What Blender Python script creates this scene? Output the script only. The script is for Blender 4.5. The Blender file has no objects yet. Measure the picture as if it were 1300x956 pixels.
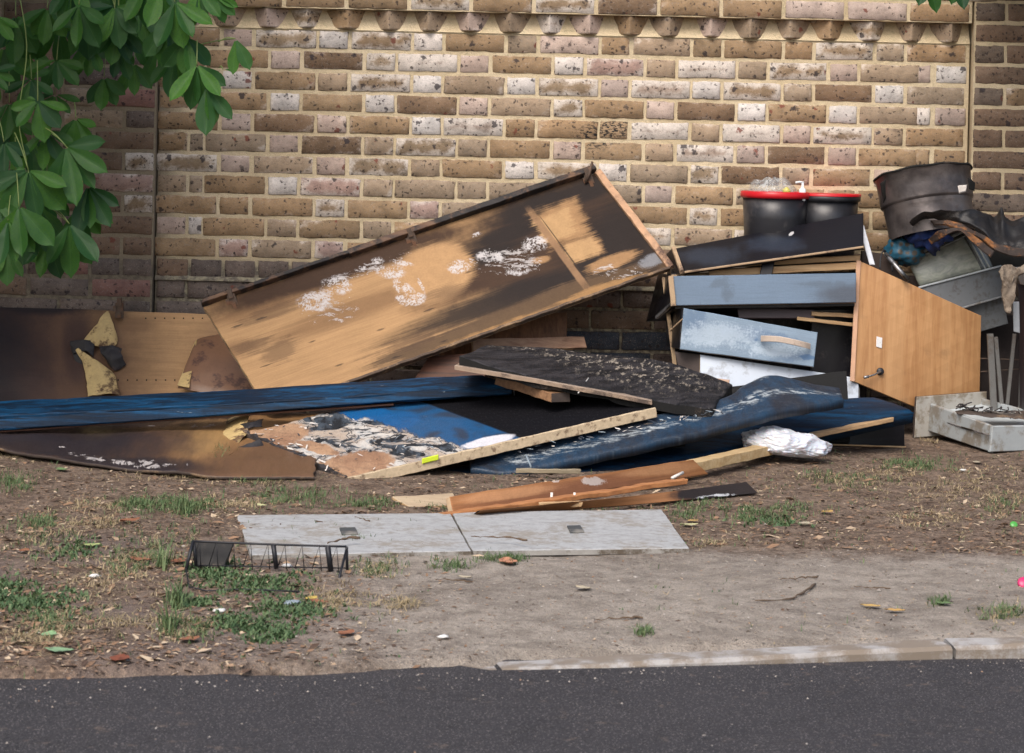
import bpy, math, random
import numpy as np
from mathutils import Vector, Matrix, noise as mnoise
rnd = random.Random(7)
# ------------------------------------------------------------------ camera, world, sun, exposure
scene = bpy.context.scene
C = scene.collection
FOC, CX, CY, DIST, CAMH, ROLL = 3000.0, 650.0, 190.0, 8.57, 0.97, math.radians(1.3)
CR, SR = math.cos(ROLL), math.sin(ROLL)
cd = bpy.data.cameras.new('camera')
cam = bpy.data.objects.new('camera', cd)
C.objects.link(cam)
cam.matrix_world = Matrix(((CR, -SR, 0, 0), (0, 0, -1, -DIST), (SR, CR, 0, CAMH), (0, 0, 0, 1)))
cd.sensor_fit = 'HORIZONTAL'
cd.sensor_width = 36.0
cd.lens = FOC / 1300 * 36
cd.shift_y = -(478 - CY) / 1300
cd.clip_end = 500
cd.dof.use_dof = True
cd.dof.focus_distance = 7.6
cd.dof.aperture_fstop = 14.0
scene.camera = cam
SUN_EL, SUN_AZ = math.radians(50), math.radians(200)   # high, from front-left of the wall
world = bpy.data.worlds.new('World')
scene.world = world
world.use_nodes = True
wt = world.node_tree
bg = wt.nodes['Background']
sky = wt.nodes.new('ShaderNodeTexSky')
sky.sky_type = 'NISHITA'
sky.sun_disc = False
sky.sun_elevation = SUN_EL
sky.sun_rotation = SUN_AZ
sky.air_density = 1.0
sky.dust_density = 5.0
sky.ozone_density = 1.0
wt.links.new(sky.outputs[0], bg.inputs[0])
bg.inputs[1].default_value = 0.15
sl = bpy.data.lights.new('sun', 'SUN')
sl.energy = 1.25
sl.angle = math.radians(30)
sl.color = (1.0, 0.965, 0.92)
sun = bpy.data.objects.new('sun', sl)
C.objects.link(sun)
sdir = Vector((math.sin(SUN_AZ) * math.cos(SUN_EL), math.cos(SUN_AZ) * math.cos(SUN_EL), math.sin(SUN_EL)))
sun.rotation_euler = sdir.to_track_quat('Z', 'Y').to_euler()
scene.view_settings.view_transform = 'Standard'
scene.view_settings.look = 'None'
scene.view_settings.gamma = 1.0
scene.view_settings.exposure = 0.52
scene.view_settings.use_curve_mapping = False

# ------------------------------------------------------------------ measured points -> metres
def W(px, py, Y):
    t = (Y + DIST) / FOC
    qx, qy = px - CX, CY - py
    return Vector((t * (qx * CR - qy * SR), Y, CAMH + t * (qx * SR + qy * CR)))
def G(px, py, z=0.0):
    qx, qy = px - CX, CY - py
    t = (z - CAMH) / (qx * SR + qy * CR)
    return Vector((t * (qx * CR - qy * SR), t * FOC - DIST, z))
def gz(x, y):      # gentle unevenness of the verge
    return 0.012 * mnoise.noise(Vector((x * 1.3, y * 1.7, 3.1))) + 0.006 * mnoise.noise(Vector((x * 5, y * 5, 1.1)))

# ------------------------------------------------------------------ object helpers
def tag(o, label=None, cat=None, group=None, kind=None):
    if label: o['label'] = label
    if cat: o['category'] = cat
    if group: o['group'] = group
    if kind: o['kind'] = kind
    return o
def thing(name, loc, label, cat, group=None):
    o = bpy.data.objects.new(name, None)
    o.empty_display_size = 0.05
    C.objects.link(o)
    o.location = loc
    return tag(o, label, cat, group)
def origin(o):
    p = Vector((0, 0, 0))
    while o is not None:
        p += o.location
        o = o.parent
    return p
def mesh_obj(name, V, F, mats, parent=None, uv=None, mi=None, smooth=False, loc=None, attr=None):
    V = np.asarray(V, dtype=float).reshape(-1, 3)
    if loc is None:
        loc = Vector((float(V[:, 0].mean()), float(V[:, 1].mean()), float(V[:, 2].min())))
    loc = Vector(loc)
    me = bpy.data.meshes.new(name)
    me.from_pydata((V - np.array(loc)).tolist(), [], [tuple(f) for f in F])
    if not isinstance(mats, (list, tuple)): mats = [mats]
    for m in mats: me.materials.append(m)
    if mi is not None:
        me.polygons.foreach_set('material_index', mi)
    if smooth:
        me.polygons.foreach_set('use_smooth', [True] * len(me.polygons))
    if uv is not None:
        uv = np.asarray(uv, dtype=float)
        l = me.uv_layers.new(name='UVMap')
        idx = np.zeros(len(me.loops), dtype=int)
        me.loops.foreach_get('vertex_index', idx)
        l.data.foreach_set('uv', uv[idx].ravel())
    if attr:
        for k, v in attr.items():
            a = me.attributes.new(k, 'FLOAT', 'POINT')
            a.data.foreach_set('value', np.asarray(v, dtype=float))
    me.update()
    o = bpy.data.objects.new(name, me)
    C.objects.link(o)
    if parent is not None:
        o.parent = parent
        o.location = loc - origin(parent)
    else:
        o.location = loc
    return o
def clone(o, parent=None, loc=None, rot=None, scale=None):
    c = o.copy()
    C.objects.link(c)
    for k in ('label',):
        if k in c: del c[k]
    c.parent = parent
    if loc is not None: c.location = Vector(loc) - (origin(parent) if parent else Vector((0, 0, 0)))
    if rot is not None: c.rotation_euler = rot
    if scale is not None: c.scale = scale
    return c
def spline(pts, n):
    pts = [Vector(p) for p in pts]
    if len(pts) == 2:
        return [pts[0].lerp(pts[1], s) for s in n]
    L = [0.0]
    for a, b in zip(pts, pts[1:]): L.append(L[-1] + max((b - a).length, 1e-6))
    out = []
    for s in n:
        d = s * L[-1]
        i = 0
        while i < len(pts) - 2 and d > L[i + 1]: i += 1
        t = (d - L[i]) / (L[i + 1] - L[i])
        p1, p2 = pts[i], pts[i + 1]
        p0 = pts[i - 1] if i > 0 else p1 * 2 - p2
        p3 = pts[i + 2] if i + 2 < len(pts) else p2 * 2 - p1
        out.append(0.5 * ((2 * p1) + (p2 - p0) * t + (2 * p0 - 5 * p1 + 4 * p2 - p3) * t * t + (3 * p1 - p0 - 3 * p2 + p3) * t ** 3))
    return out
LAYERS = {}
CAMP = Vector((0, -DIST, CAMH))
def params(n, e):
    e = min(e, 0.2)
    return [0.0, e] + [e + (1 - 2 * e) * k / (n - 2) for k in range(1, n - 2)] + [1 - e, 1.0] if n > 3 else [0.0, e, 1 - e, 1.0]
def panel(name, top, bot, t, mats, parent=None, nu=16, nv=6, bev=0.002, warp=0.0, wfreq=4.0, bulge=0.0, jag=0.0, jfreq=14.0,
          smooth=False, bow=0.0, thick_dir=None, seed=0.0, curl=None):
    """a sheet or board between two edge lines, given real thickness away from the viewer"""
    T0, T1, B0, B1 = Vector(top[0]), Vector(top[-1]), Vector(bot[0]), Vector(bot[-1])
    Lu = max(((T1 - T0).length + (B1 - B0).length) / 2, 1e-4)
    Lv = max(((B0 - T0).length + (B1 - T1).length) / 2, 1e-4)
    uu, vv = params(nu, bev / Lu), params(nv, bev / Lv)
    tp, bp = spline(top, uu), spline(bot, uu)
    n = (T1 - T0 + B1 - B0).cross(B0 - T0 + B1 - T1)
    if n.length < 1e-9: n = Vector((0, -1, 0))
    n.normalize()
    mid = (T0 + T1 + B0 + B1) / 4
    if n.dot(CAMP - mid) < 0: n = -n
    td = -n if thick_dir is None else Vector(thick_dir).normalized()
    au, av = (T1 - T0).normalized(), (B0 - T0).normalized()
    nu_, nv_ = len(uu), len(vv)
    V, UV = [], []
    back = []
    for j, v in enumerate(vv):
        for i, u in enumerate(uu):
            p = tp[i].lerp(bp[i], v)
            q = p + Vector((seed, 0, 0))
            edge = i in (0, nu_ - 1) or j in (0, nv_ - 1)
            off = bulge * math.sin(math.pi * v) + bow * math.sin(math.pi * u)
            if warp: off += warp * mnoise.fractal(q * wfreq, 1.0, 2.0, 3)
            if curl: off += curl(u, v)
            if jag:
                wu = 1 - min(1, min(u, 1 - u) * Lu / 0.03) if Lu > .07 else 0
                wv = 1 - min(1, min(v, 1 - v) * Lv / 0.03) if Lv > .07 else (1 if j in (0, nv_ - 1) else 0)
                ju = jag * mnoise.fractal(q * jfreq + Vector((5, 5, 5)), 1.0, 2.0, 3)
                jv = jag * mnoise.fractal(q * jfreq + Vector((9, 1, 4)), 1.0, 2.0, 3)
                p = p + au * ju * wu + av * jv * wv
            pf = p + n * (off - (bev if edge else 0))
            V.append(pf)
            back.append(p + n * off + td * t)
            UV.append((u, v))
    V += back
    UV += UV
    N = nu_ * nv_
    F, mi = [], []
    reg = LAYERS.get(mats[0].name if isinstance(mats, (list, tuple)) else mats.name)
    attr = None
    if reg:
        A_, layers = reg
        uvn = np.array(UV)
        q = np.c_[uvn, np.ones(len(uvn))] @ A_
        attr = {}
        for li, blobs in enumerate(layers):
            best = np.full(len(uvn), -2.0)
            for b in blobs:
                th = math.radians(b[4] if len(b) > 4 else 0)
                dx, dy = q[:, 0] - b[0], q[:, 1] - b[1]
                ex = (dx * math.cos(th) + dy * math.sin(th)) / b[2]
                ey = (-dx * math.sin(th) + dy * math.cos(th)) / b[3]
                dd_ = 1 - (np.maximum(abs(ex), abs(ey)) if len(b) > 5 else np.hypot(ex, ey))
                best = np.maximum(best, dd_)
            attr['L%d' % li] = best
    flip = ((V[1] - V[0]).cross(V[nu_] - V[0])).dot(n) < 0
    def add(f, m):
        F.append(tuple(reversed(f)) if flip else f)
        mi.append(m)
    for j in range(nv_ - 1):
        for i in range(nu_ - 1):
            a = j * nu_ + i
            add((a, a + 1, a + nu_ + 1, a + nu_), 0)
            add((N + a, N + a + nu_, N + a + nu_ + 1, N + a + 1), min(1, len(mats) - 1) if isinstance(mats, (list, tuple)) else 0)
    ring = [i for i in range(nu_)] + [j * nu_ + nu_ - 1 for j in range(1, nv_)] + [(nv_ - 1) * nu_ + i for i in range(nu_ - 2, -1, -1)] + [j * nu_ for j in range(nv_ - 2, 0, -1)]
    for a, b in zip(ring, ring[1:] + ring[:1]):
        add((a, N + a, N + b, b), min(1, len(mats) - 1) if isinstance(mats, (list, tuple)) else 0)
    return mesh_obj(name, V, F, mats, parent, UV, mi, smooth, attr=attr)
def quad(pts):
    """four (px, py, Y) corners TL TR BR BL -> edge lines"""
    q = [W(*p) for p in pts]
    return [q[0], q[1]], [q[3], q[2]]
def pl(pts): return [W(*p) for p in pts]
def bar(name, p0, p1, w, h, mat, parent=None, up=(0, 0, 1), bev=0.0015, tilt=0.0, ns=10, warp=0.0, jag=0.0, ends=None, bend=0.0):
    """a batten: w across (horizontal), h high, from p0 to p1 (centre line)"""
    p0, p1 = Vector(p0), Vector(p1)
    d = (p1 - p0).normalized()
    s = d.cross(Vector(up)).normalized()
    u = s.cross(d).normalized()
    R = Matrix.Rotation(tilt, 3, d)
    s, u = R @ s, R @ u
    L = (p1 - p0).length
    b = min(bev, w / 3, h / 3)
    prof = [(-w/2, -h/2 + b), (-w/2, h/2 - b), (-w/2 + b, h/2), (w/2 - b, h/2), (w/2, h/2 - b), (w/2, -h/2 + b), (w/2 - b, -h/2), (-w/2 + b, -h/2)]
    V, UV, F, mi = [], [], [], []
    per = [0, h, h + b, h + w, h + w + b, 2*h + w + b, 2*h + w + 2*b, 2*h + 2*w + 2*b]
    for k in range(ns + 1):
        f = k / ns
        c = p0 + d * L * f + u * bend * math.sin(math.pi * f)
        for (a, e), pv in zip(prof, per):
            o = Vector((0, 0, 0))
            if warp: o += Vector((0, 0, 1)) * warp * mnoise.noise((c + s * a) * 7)
            if jag:
                o += s * jag * mnoise.noise((c + u * e) * 31) + u * jag * mnoise.noise((c + s * a) * 37)
                if k in (0, ns): o += d * jag * 3 * mnoise.noise((c + s * a + u * e) * 60)
            V.append(c + s * a + u * e + o)
            UV.append((f * L, pv))
    m = 8
    for k in range(ns):
        for i in range(m):
            F.append((k*m + i, k*m + (i+1) % m, (k+1)*m + (i+1) % m, (k+1)*m + i)); mi.append(0)
    F.append(tuple(range(m - 1, -1, -1))); mi.append(1 if isinstance(mat, (list, tuple)) else 0)
    F.append(tuple(ns*m + i for i in range(m))); mi.append(1 if isinstance(mat, (list, tuple)) else 0)
    return mesh_obj(name, V, F, mat, parent, UV, mi)
def tube_geo(pts, r, seg=6, V=None, F=None, n=None):
    V = [] if V is None else V
    F = [] if F is None else F
    pts = [Vector(p) for p in pts]
    if n: pts = spline(pts, [k / n for k in range(n + 1)])
    base = len(V)
    for k, p in enumerate(pts):
        d = (pts[min(k + 1, len(pts) - 1)] - pts[max(k - 1, 0)]).normalized()
        a = d.cross(Vector((0.13, 0.2, 0.97))).normalized()
        b = d.cross(a)
        rr = r(k / (len(pts) - 1)) if callable(r) else r
        for i in range(seg):
            th = 2 * math.pi * i / seg
            V.append(p + (a * math.cos(th) + b * math.sin(th)) * rr)
    for k in range(len(pts) - 1):
        for i in range(seg):
            F.append((base + k*seg + i, base + k*seg + (i+1) % seg, base + (k+1)*seg + (i+1) % seg, base + (k+1)*seg + i))
    F.append(tuple(base + i for i in range(seg - 1, -1, -1)))
    F.append(tuple(base + (len(pts)-1)*seg + i for i in range(seg)))
    return V, F
def tube(name, pts, r, mat, parent=None, seg=6, n=None):
    V, F = tube_geo(pts, r, seg, n=n)
    return mesh_obj(name, V, F, mat, parent, smooth=True)
def lathe(name, prof, center, mat, parent=None, seg=48, tilt=None, squash=None, wob=0.0):
    """prof: (r, z) pairs"""
    V, F, UV = [], [], []
    R = tilt if tilt else Matrix.Identity(3)
    for k, (r, z) in enumerate(prof):
        for i in range(seg):
            th = 2 * math.pi * i / seg
            rr = r
            if wob: rr += wob * mnoise.noise(Vector((math.cos(th) * 2, math.sin(th) * 2, z * 9)))
            v = Vector((rr * math.cos(th), rr * math.sin(th), z))
            if squash: v = squash(v, th)
            V.append(Vector(center) + R @ v)
            UV.append((i / seg, k / (len(prof) - 1)))
    for k in range(len(prof) - 1):
        for i in range(seg):
            F.append((k*seg + i, k*seg + (i+1) % seg, (k+1)*seg + (i+1) % seg, (k+1)*seg + i))
    return mesh_obj(name, V, F, mat, parent, UV, smooth=True)

# ------------------------------------------------------------------ node expressions
class X:
    def __init__(s, nt, sock): s.nt, s.s = nt, sock
    def m(s, op, *a, clamp=False):
        n = s.nt.nodes.new('ShaderNodeMath'); n.operation = op; n.use_clamp = clamp
        for k, v in enumerate((s,) + a):
            if isinstance(v, X): s.nt.links.new(v.s, n.inputs[k])
            else: n.inputs[k].default_value = v
        return X(s.nt, n.outputs[0])
    def __add__(s, o): return s.m('ADD', o)
    __radd__ = __add__
    def __mul__(s, o): return s.m('MULTIPLY', o)
    __rmul__ = __mul__
    def __sub__(s, o): return s.m('SUBTRACT', o)
    def __rsub__(s, o): return (s * -1.0) + o
    def __truediv__(s, o): return s.m('DIVIDE', o)
    def clamp(s): return s.m('ADD', 0.0, clamp=True)
    def max(s, o): return s.m('MAXIMUM', o)
    def min(s, o): return s.m('MINIMUM', o)
    def abs(s): return s.m('ABSOLUTE')
    def pow(s, o): return s.m('POWER', o)
    def step(s, a, b):
        n = s.nt.nodes.new('ShaderNodeMapRange'); n.interpolation_type = 'SMOOTHSTEP'
        s.nt.links.new(s.s, n.inputs[0])
        n.inputs[1].default_value = a; n.inputs[2].default_value = b
        if a > b:
            n.inputs[1].default_value, n.inputs[2].default_value = b, a
            n.inputs[3].default_value, n.inputs[4].default_value = 1.0, 0.0
        return X(s.nt, n.outputs[0])
class Mat:
    def __init__(s, name):
        s.mat = bpy.data.materials.new(name); s.mat.use_nodes = True
        s.nt = s.mat.node_tree; s.b = s.nt.nodes['Principled BSDF']
        s.tc = s.nt.nodes.new('ShaderNodeTexCoord')
        s.cache = {}
    def X(s, sock): return X(s.nt, sock)
    def uv(s): return s.tc.outputs['UV']
    def ob(s): return s.tc.outputs['Object']
    def pos(s):
        if 'pos' not in s.cache: s.cache['pos'] = s.nt.nodes.new('ShaderNodeNewGeometry')
        return s.cache['pos'].outputs['Position']
    def sep(s, v):
        n = s.nt.nodes.new('ShaderNodeSeparateXYZ'); s.nt.links.new(v, n.inputs[0])
        return [s.X(n.outputs[k]) for k in range(3)]
    def comb(s, *a):
        n = s.nt.nodes.new('ShaderNodeCombineXYZ')
        for k, v in enumerate(a):
            if isinstance(v, X): s.nt.links.new(v.s, n.inputs[k])
            else: n.inputs[k].default_value = v
        return n.outputs[0]
    def map(s, v, scale=(1, 1, 1), loc=(0, 0, 0), rot=(0, 0, 0), kind='POINT'):
        n = s.nt.nodes.new('ShaderNodeMapping'); n.vector_type = kind
        s.nt.links.new(v, n.inputs[0])
        n.inputs['Location'].default_value = loc; n.inputs['Rotation'].default_value = rot; n.inputs['Scale'].default_value = scale
        return n.outputs[0]
    def noise(s, v, scale, detail=4, rough=0.55, dist=0.0, color=False):
        n = s.nt.nodes.new('ShaderNodeTexNoise'); s.nt.links.new(v, n.inputs['Vector'])
        n.inputs['Scale'].default_value = scale; n.inputs['Detail'].default_value = detail
        n.inputs['Roughness'].default_value = rough; n.inputs['Distortion'].default_value = dist
        return s.X(n.outputs[0]) if not color else n.outputs[1]
    def vor(s, v, scale, feature='F1', out='Distance', rnd=1.0):
        n = s.nt.nodes.new('ShaderNodeTexVoronoi'); s.nt.links.new(v, n.inputs['Vector'])
        n.feature = feature; n.inputs['Scale'].default_value = scale; n.inputs['Randomness'].default_value = rnd
        return n.outputs[out] if out == 'Color' else s.X(n.outputs[out])
    def mix(s, f, a, b):
        n = s.nt.nodes.new('ShaderNodeMix'); n.data_type = 'RGBA'
        for k, v in ((0, f), (6, a), (7, b)):
            if isinstance(v, X): s.nt.links.new(v.s, n.inputs[k])
            elif isinstance(v, bpy.types.NodeSocket): s.nt.links.new(v, n.inputs[k])
            elif k == 0: n.inputs[0].default_value = v
            else: n.inputs[k].default_value = (*v[:3], 1)
        return n.outputs[2]
    def mul(s, c, f):    # colour times a scalar
        n = s.nt.nodes.new('ShaderNodeVectorMath'); n.operation = 'SCALE'
        if isinstance(c, bpy.types.NodeSocket): s.nt.links.new(c, n.inputs[0])
        else: n.inputs[0].default_value = c
        s.nt.links.new(f.s, n.inputs['Scale'])
        return n.outputs[0]
    def blob(s, v, cx, cy, rx, ry, ang=0.0, soft=0.3, wob=None, rect=False):
        q = s.map(v, (rx, ry, 1), (cx, cy, 0), (0, 0, math.radians(ang)), 'TEXTURE')
        if rect:
            a, b, _ = s.sep(q)
            d = 1.0 - a.abs().max(b.abs())
        else:
            n = s.nt.nodes.new('ShaderNodeVectorMath'); n.operation = 'LENGTH'; s.nt.links.new(q, n.inputs[0])
            d = 1.0 - s.X(n.outputs['Value'])
        if wob is not None: d = d + wob
        return d.step(-soft / 2, soft / 2)
    def pxspace(s, pts):
        """texture coordinates in the units the patterns were measured in, anchored to the UVs of the board"""
        uvq = np.array([[0, 0, 1], [1, 0, 1], [1, 1, 1], [0, 1, 1]], float)
        A = np.linalg.lstsq(uvq, np.array([[p[0], p[1]] for p in pts], float), rcond=None)[0]
        x, y, z = s.sep(s.uv())
        return s.comb(x * float(A[0, 0]) + y * float(A[1, 0]) + float(A[2, 0]), x * float(A[0, 1]) + y * float(A[1, 1]) + float(A[2, 1]), 0.0)
    def out(s, color, rough=0.6, bump=None, bstr=0.3, bdist=0.002, metal=0.0, spec=0.5, **kw):
        b = s.b
        if isinstance(color, bpy.types.NodeSocket): s.nt.links.new(color, b.inputs['Base Color'])
        else: b.inputs['Base Color'].default_value = (*color[:3], 1)
        for k, v in (('Roughness', rough), ('Metallic', metal), ('Specular IOR Level', spec)):
            if isinstance(v, X): s.nt.links.new(v.s, b.inputs[k])
            else: b.inputs[k].default_value = v
        for k, v in kw.items():
            k = k.replace('_', ' ')
            if isinstance(v, X): s.nt.links.new(v.s, b.inputs[k])
            else: b.inputs[k].default_value = v
        if bump is not None:
            n = s.nt.nodes.new('ShaderNodeBump'); n.inputs['Strength'].default_value = bstr; n.inputs['Distance'].default_value = bdist
            s.nt.links.new(bump.s, n.inputs['Height']); s.nt.links.new(n.outputs[0], b.inputs['Normal'])
        return s.mat
def simple(name, col, rough=0.6, var=0.25, scale=30, metal=0.0, spec=0.4, bump=0.3, dirt=None, dirtamt=0.5, aniso=(1, 1, 1), dscale=9, **kw):
    M = Mat(name)
    v = M.map(M.ob(), aniso)
    n = M.noise(v, scale, 5, 0.6)
    f = M.noise(v, scale * 7, 3, 0.6)
    c = M.mul(col, (n - 0.5) * (2 * var) + 1.0 + (f - 0.5) * var)
    if dirt is not None:
        d = M.noise(M.ob(), dscale, 6, 0.65)
        c = M.mix((d + (f - 0.5) * 0.2).step(0.62 - dirtamt * 0.3, 0.72 - dirtamt * 0.2), c, dirt)
    return M.out(c, (n - 0.5) * 0.3 + rough, n * 0.5 + f * 0.5, bump, 0.002, metal, spec, **kw)
def woodmat(name, c1, c2, scale=1.0, axis=0, rough=0.55, uvs=None, char=None, charamt=0.0, spec=0.3, dirt=0.3):
    """plain wood; grain along object axis or along u if uvs=(L, W)"""
    M = Mat(name)
    if uvs: v = M.map(M.uv(), (uvs[0], uvs[1], 1))
    else: v = M.ob()
    st = [60, 60, 60]; st[axis] = 3
    g = M.noise(M.map(v, [k * scale for k in st]), 1.0, 5, 0.65, 0.4)
    g2 = M.noise(M.map(v, [k * scale * 5 for k in st]), 1.0, 2, 0.6)
    c = M.mix(g.step(0.3, 0.7), c1, c2)
    c = M.mul(c, (g2 - 0.5) * 0.35 + 1.0)
    d = M.noise(v, 14, 6, 0.7)
    c = M.mix(d.step(0.5, 0.75) * dirt, c, [k * 0.35 for k in c2])
    if char is not None:
        c = M.mix((d * 0.6 + M.noise(v, 4, 3) * 0.6).step(0.75 - charamt * 0.5, 0.85 - charamt * 0.5), c, char)
    return M.out(c, rough, g2 * 0.4 + g * 0.6, 0.25, 0.002, 0, spec)
# ------------------------------------------------------------------ ground, road, kerb
def ground_mat():
    M = Mat('verge_soil')
    P = M.pos()
    x, y, z = M.sep(P)
    n1 = M.noise(P, 2.2, 5, 0.6)
    n2 = M.noise(P, 14, 5, 0.65)
    n3 = M.noise(P, 75, 4, 0.7)
    n4 = M.noise(P, 260, 2, 0.6)
    soil = M.mix(n2.step(0.35, 0.65), (0.10, 0.070, 0.052), (0.20, 0.150, 0.115))
    soil = M.mix(n3.step(0.52, 0.68) * 0.7, soil, (0.34, 0.235, 0.16))
    soil = M.mix(n3.step(0.45, 0.33) * 0.8, soil, (0.045, 0.03, 0.024))
    sand = M.mix((n2 * .6 + n1 * .4).step(0.36, 0.62), (0.20, 0.172, 0.145), (0.335, 0.295, 0.25))
    sand = M.mix(n3.step(0.6, 0.75) * 0.6, sand, (0.50, 0.44, 0.37))
    sand = M.mix(n3.step(0.42, 0.30) * 0.6, sand, (0.15, 0.11, 0.085))
    # trodden path: in front of the slabs, widening to the right
    wob = (n1 - 0.5) * 0.7 + (n2 - 0.5) * 0.35
    w3 = (n3 - 0.5) * 0.22
    front = (y * -1.0 - 2.78 + wob * 0.55 + w3).step(-0.12, 0.16)
    left = (x + 0.45 - (y + 2.8) * -0.1 + wob + w3).step(-0.35, 0.35)
    kerbside = (y + 4.30 - (x * 0.18) + wob * 0.4 + w3).step(-0.15, 0.25)
    far = (x * -1.0 + 2.1 + wob + (y + 3.4) * 0.5).step(-0.5, 0.5)
    path = front * left * kerbside.max(far * 0.8)
    c = M.mix(path, soil, sand)
    greyp = (n1.step(0.45, 0.6)) * (y * -1.0 - 2.6 + wob).step(0.0, 0.5) * (1.0 - path) * 0.75
    c = M.mix(greyp, c, (0.16, 0.125, 0.11))
    c = M.mul(c, (n4 - 0.5) * 0.7 + 1.0)
    spk = M.vor(P, 120)
    c = M.mix(spk.step(0.2, 0.1) * M.noise(P, 30, 2).step(0.5, 0.6) * 0.6, c, (0.46, 0.40, 0.34))
    sp2 = M.vor(P, 75); c = M.mix(sp2.step(0.22, 0.12) * M.noise(P, 11, 3).step(0.46, 0.6) * 0.7, c, (0.07, 0.052, 0.042))
    return M.out(M.mul(c, (n3 - .5) * .5 + (M.noise(P, 600, 2, .6) - .5) * .7 + 1.0), 0.92, n3 * 0.8 + n4 * 0.6 + n2 * 0.6, 0.9, 0.010, 0, 0.2)
KERB_L, KERB_R = G(-200, 849), G(1500, 818)
def kerb_y(x):
    f = (x - KERB_L.x) / (KERB_R.x - KERB_L.x)
    return KERB_L.y + (KERB_R.y - KERB_L.y) * f + 0.03 * math.sin(x * 2.1)
def edge_y(x):
    return kerb_y(x) + (mnoise.fractal(Vector((x * 4, 0, 8)), 1, 2, 4) * .045 * max(0, min(1, (.35 - x) / .3)))
def grid_sheet(name, xs, ys, zf, mat, label=None):
    V = [(x, y, zf(x, y)) for y in ys for x in xs]
    nx = len(xs)
    F = [(j*nx + i, j*nx + i + 1, (j+1)*nx + i + 1, (j+1)*nx + i) for j in range(len(ys) - 1) for i in range(nx - 1)]
    return mesh_obj(name, V, F, mat, smooth=True, loc=(0, 0, 0))
xs = [-300, -80, -30, -10, -6, -4] + list(np.linspace(-3, 3, 200)) + [4, 6, 10, 30, 80, 300]
ys = [-300, -80, -30, -14, -9, -7] + list(np.linspace(-5.2, 0.3, 180)) + [2, 6, 14, 30, 80, 300]
def ground_z(x, y):
    k = edge_y(max(-4, min(4, x)))
    z = gz(x, y) + 0.004 * mnoise.noise(Vector((x * 23, y * 23, 2)))
    z -= 0.012 * min(1, max(0, 1 - (y - k) / 0.35))
    f = min(1, max(0, (y - k + 0.03) / 0.06)) if x < .0 else min(1, max(0, (y - k + 0.02) / 0.12))
    return z * f - 0.13 * (1 - f)
gr = tag(grid_sheet('ground', xs, ys, ground_z, ground_mat()), 'bare brown verge soil with a trodden sandy path', kind='structure')
def asphalt_mat():
    M = Mat('asphalt')
    P = M.pos()
    n = M.noise(P, 240, 3, 0.7); m = M.noise(P, 4, 4)
    a = M.vor(P, 170)
    c = M.mix(m, (0.023, 0.022, 0.025), (0.040, 0.037, 0.039))
    c = M.mix(n.step(.55, .7), c, (0.11, 0.10, 0.10))
    crk = (M.noise(P, 2.3, 6, .7, .8) - .5).abs().step(.008, .0)
    c = M.mix(crk * .7, c, (0.015, 0.014, 0.014))
    c = M.mix(a.step(0.3, 0.12) * n.step(0.42, 0.55), c, (0.24, 0.22, 0.21))
    c = M.mix((M.noise(P, 20, 5, 0.7)).step(0.6, 0.72) * 0.5, c, (0.15, 0.115, 0.09))
    return M.out(c, 0.85, n * 0.5 + a, 0.5, 0.003, 0, 0.3)
rxs = list(np.linspace(-4, 4, 60))
def road_strip():
    V, F = [], []
    for x in [-300] + rxs + [300]:
        k = kerb_y(max(-4, min(4, x)))
        for y in (k + 0.12, k - 0.25, k - 1.0, -12.0, -14.5):
            V.append((x, y, -0.024 + 0.02 * (0 if y > k - .1 else -1) * 0.2))
    m = 5
    for i in range(len(rxs) + 1):
        for j in range(m - 1):
            F.append((i*m + j, i*m + j + 1, (i+1)*m + j + 1, (i+1)*m + j))
    return V, F
V, F = road_strip()
tag(mesh_obj('road', V, F, asphalt_mat(), loc=(0, 0, 0)), 'dark asphalt road edge along the bottom', kind='structure')
# kerb stones: flush concrete edging, dirt spread over most of it
conc = simple('kerb_concrete', (0.34, 0.33, 0.32), 0.85, 0.3, 40, dirt=(0.20, 0.165, 0.13), dirtamt=0.7, dscale=9)
kt = thing('kerb', (0, kerb_y(0), -0.05), 'low concrete kerb edging between the sandy verge and the road', 'kerb')
for k in range(9):
    x0, x1 = -3.6 + k * 0.9, -3.6 + k * 0.9 + 0.892
    ha, hb_ = [-0.06 + 0.06 * max(0.0, min(1.0, (q + 0.3) / .8)) ** .5 + .012 * max(0, min(1.5, q - .8)) for q in (x0, x1)]
    a, b = Vector((x0, kerb_y(x0) + 0.03, ha - 0.05)), Vector((x1, kerb_y(x1) + 0.03, hb_ - 0.05))
    bar('kerb_stone', a, b, 0.075, 0.10, conc, kt, bev=0.008, jag=0.003, ns=12)

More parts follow.
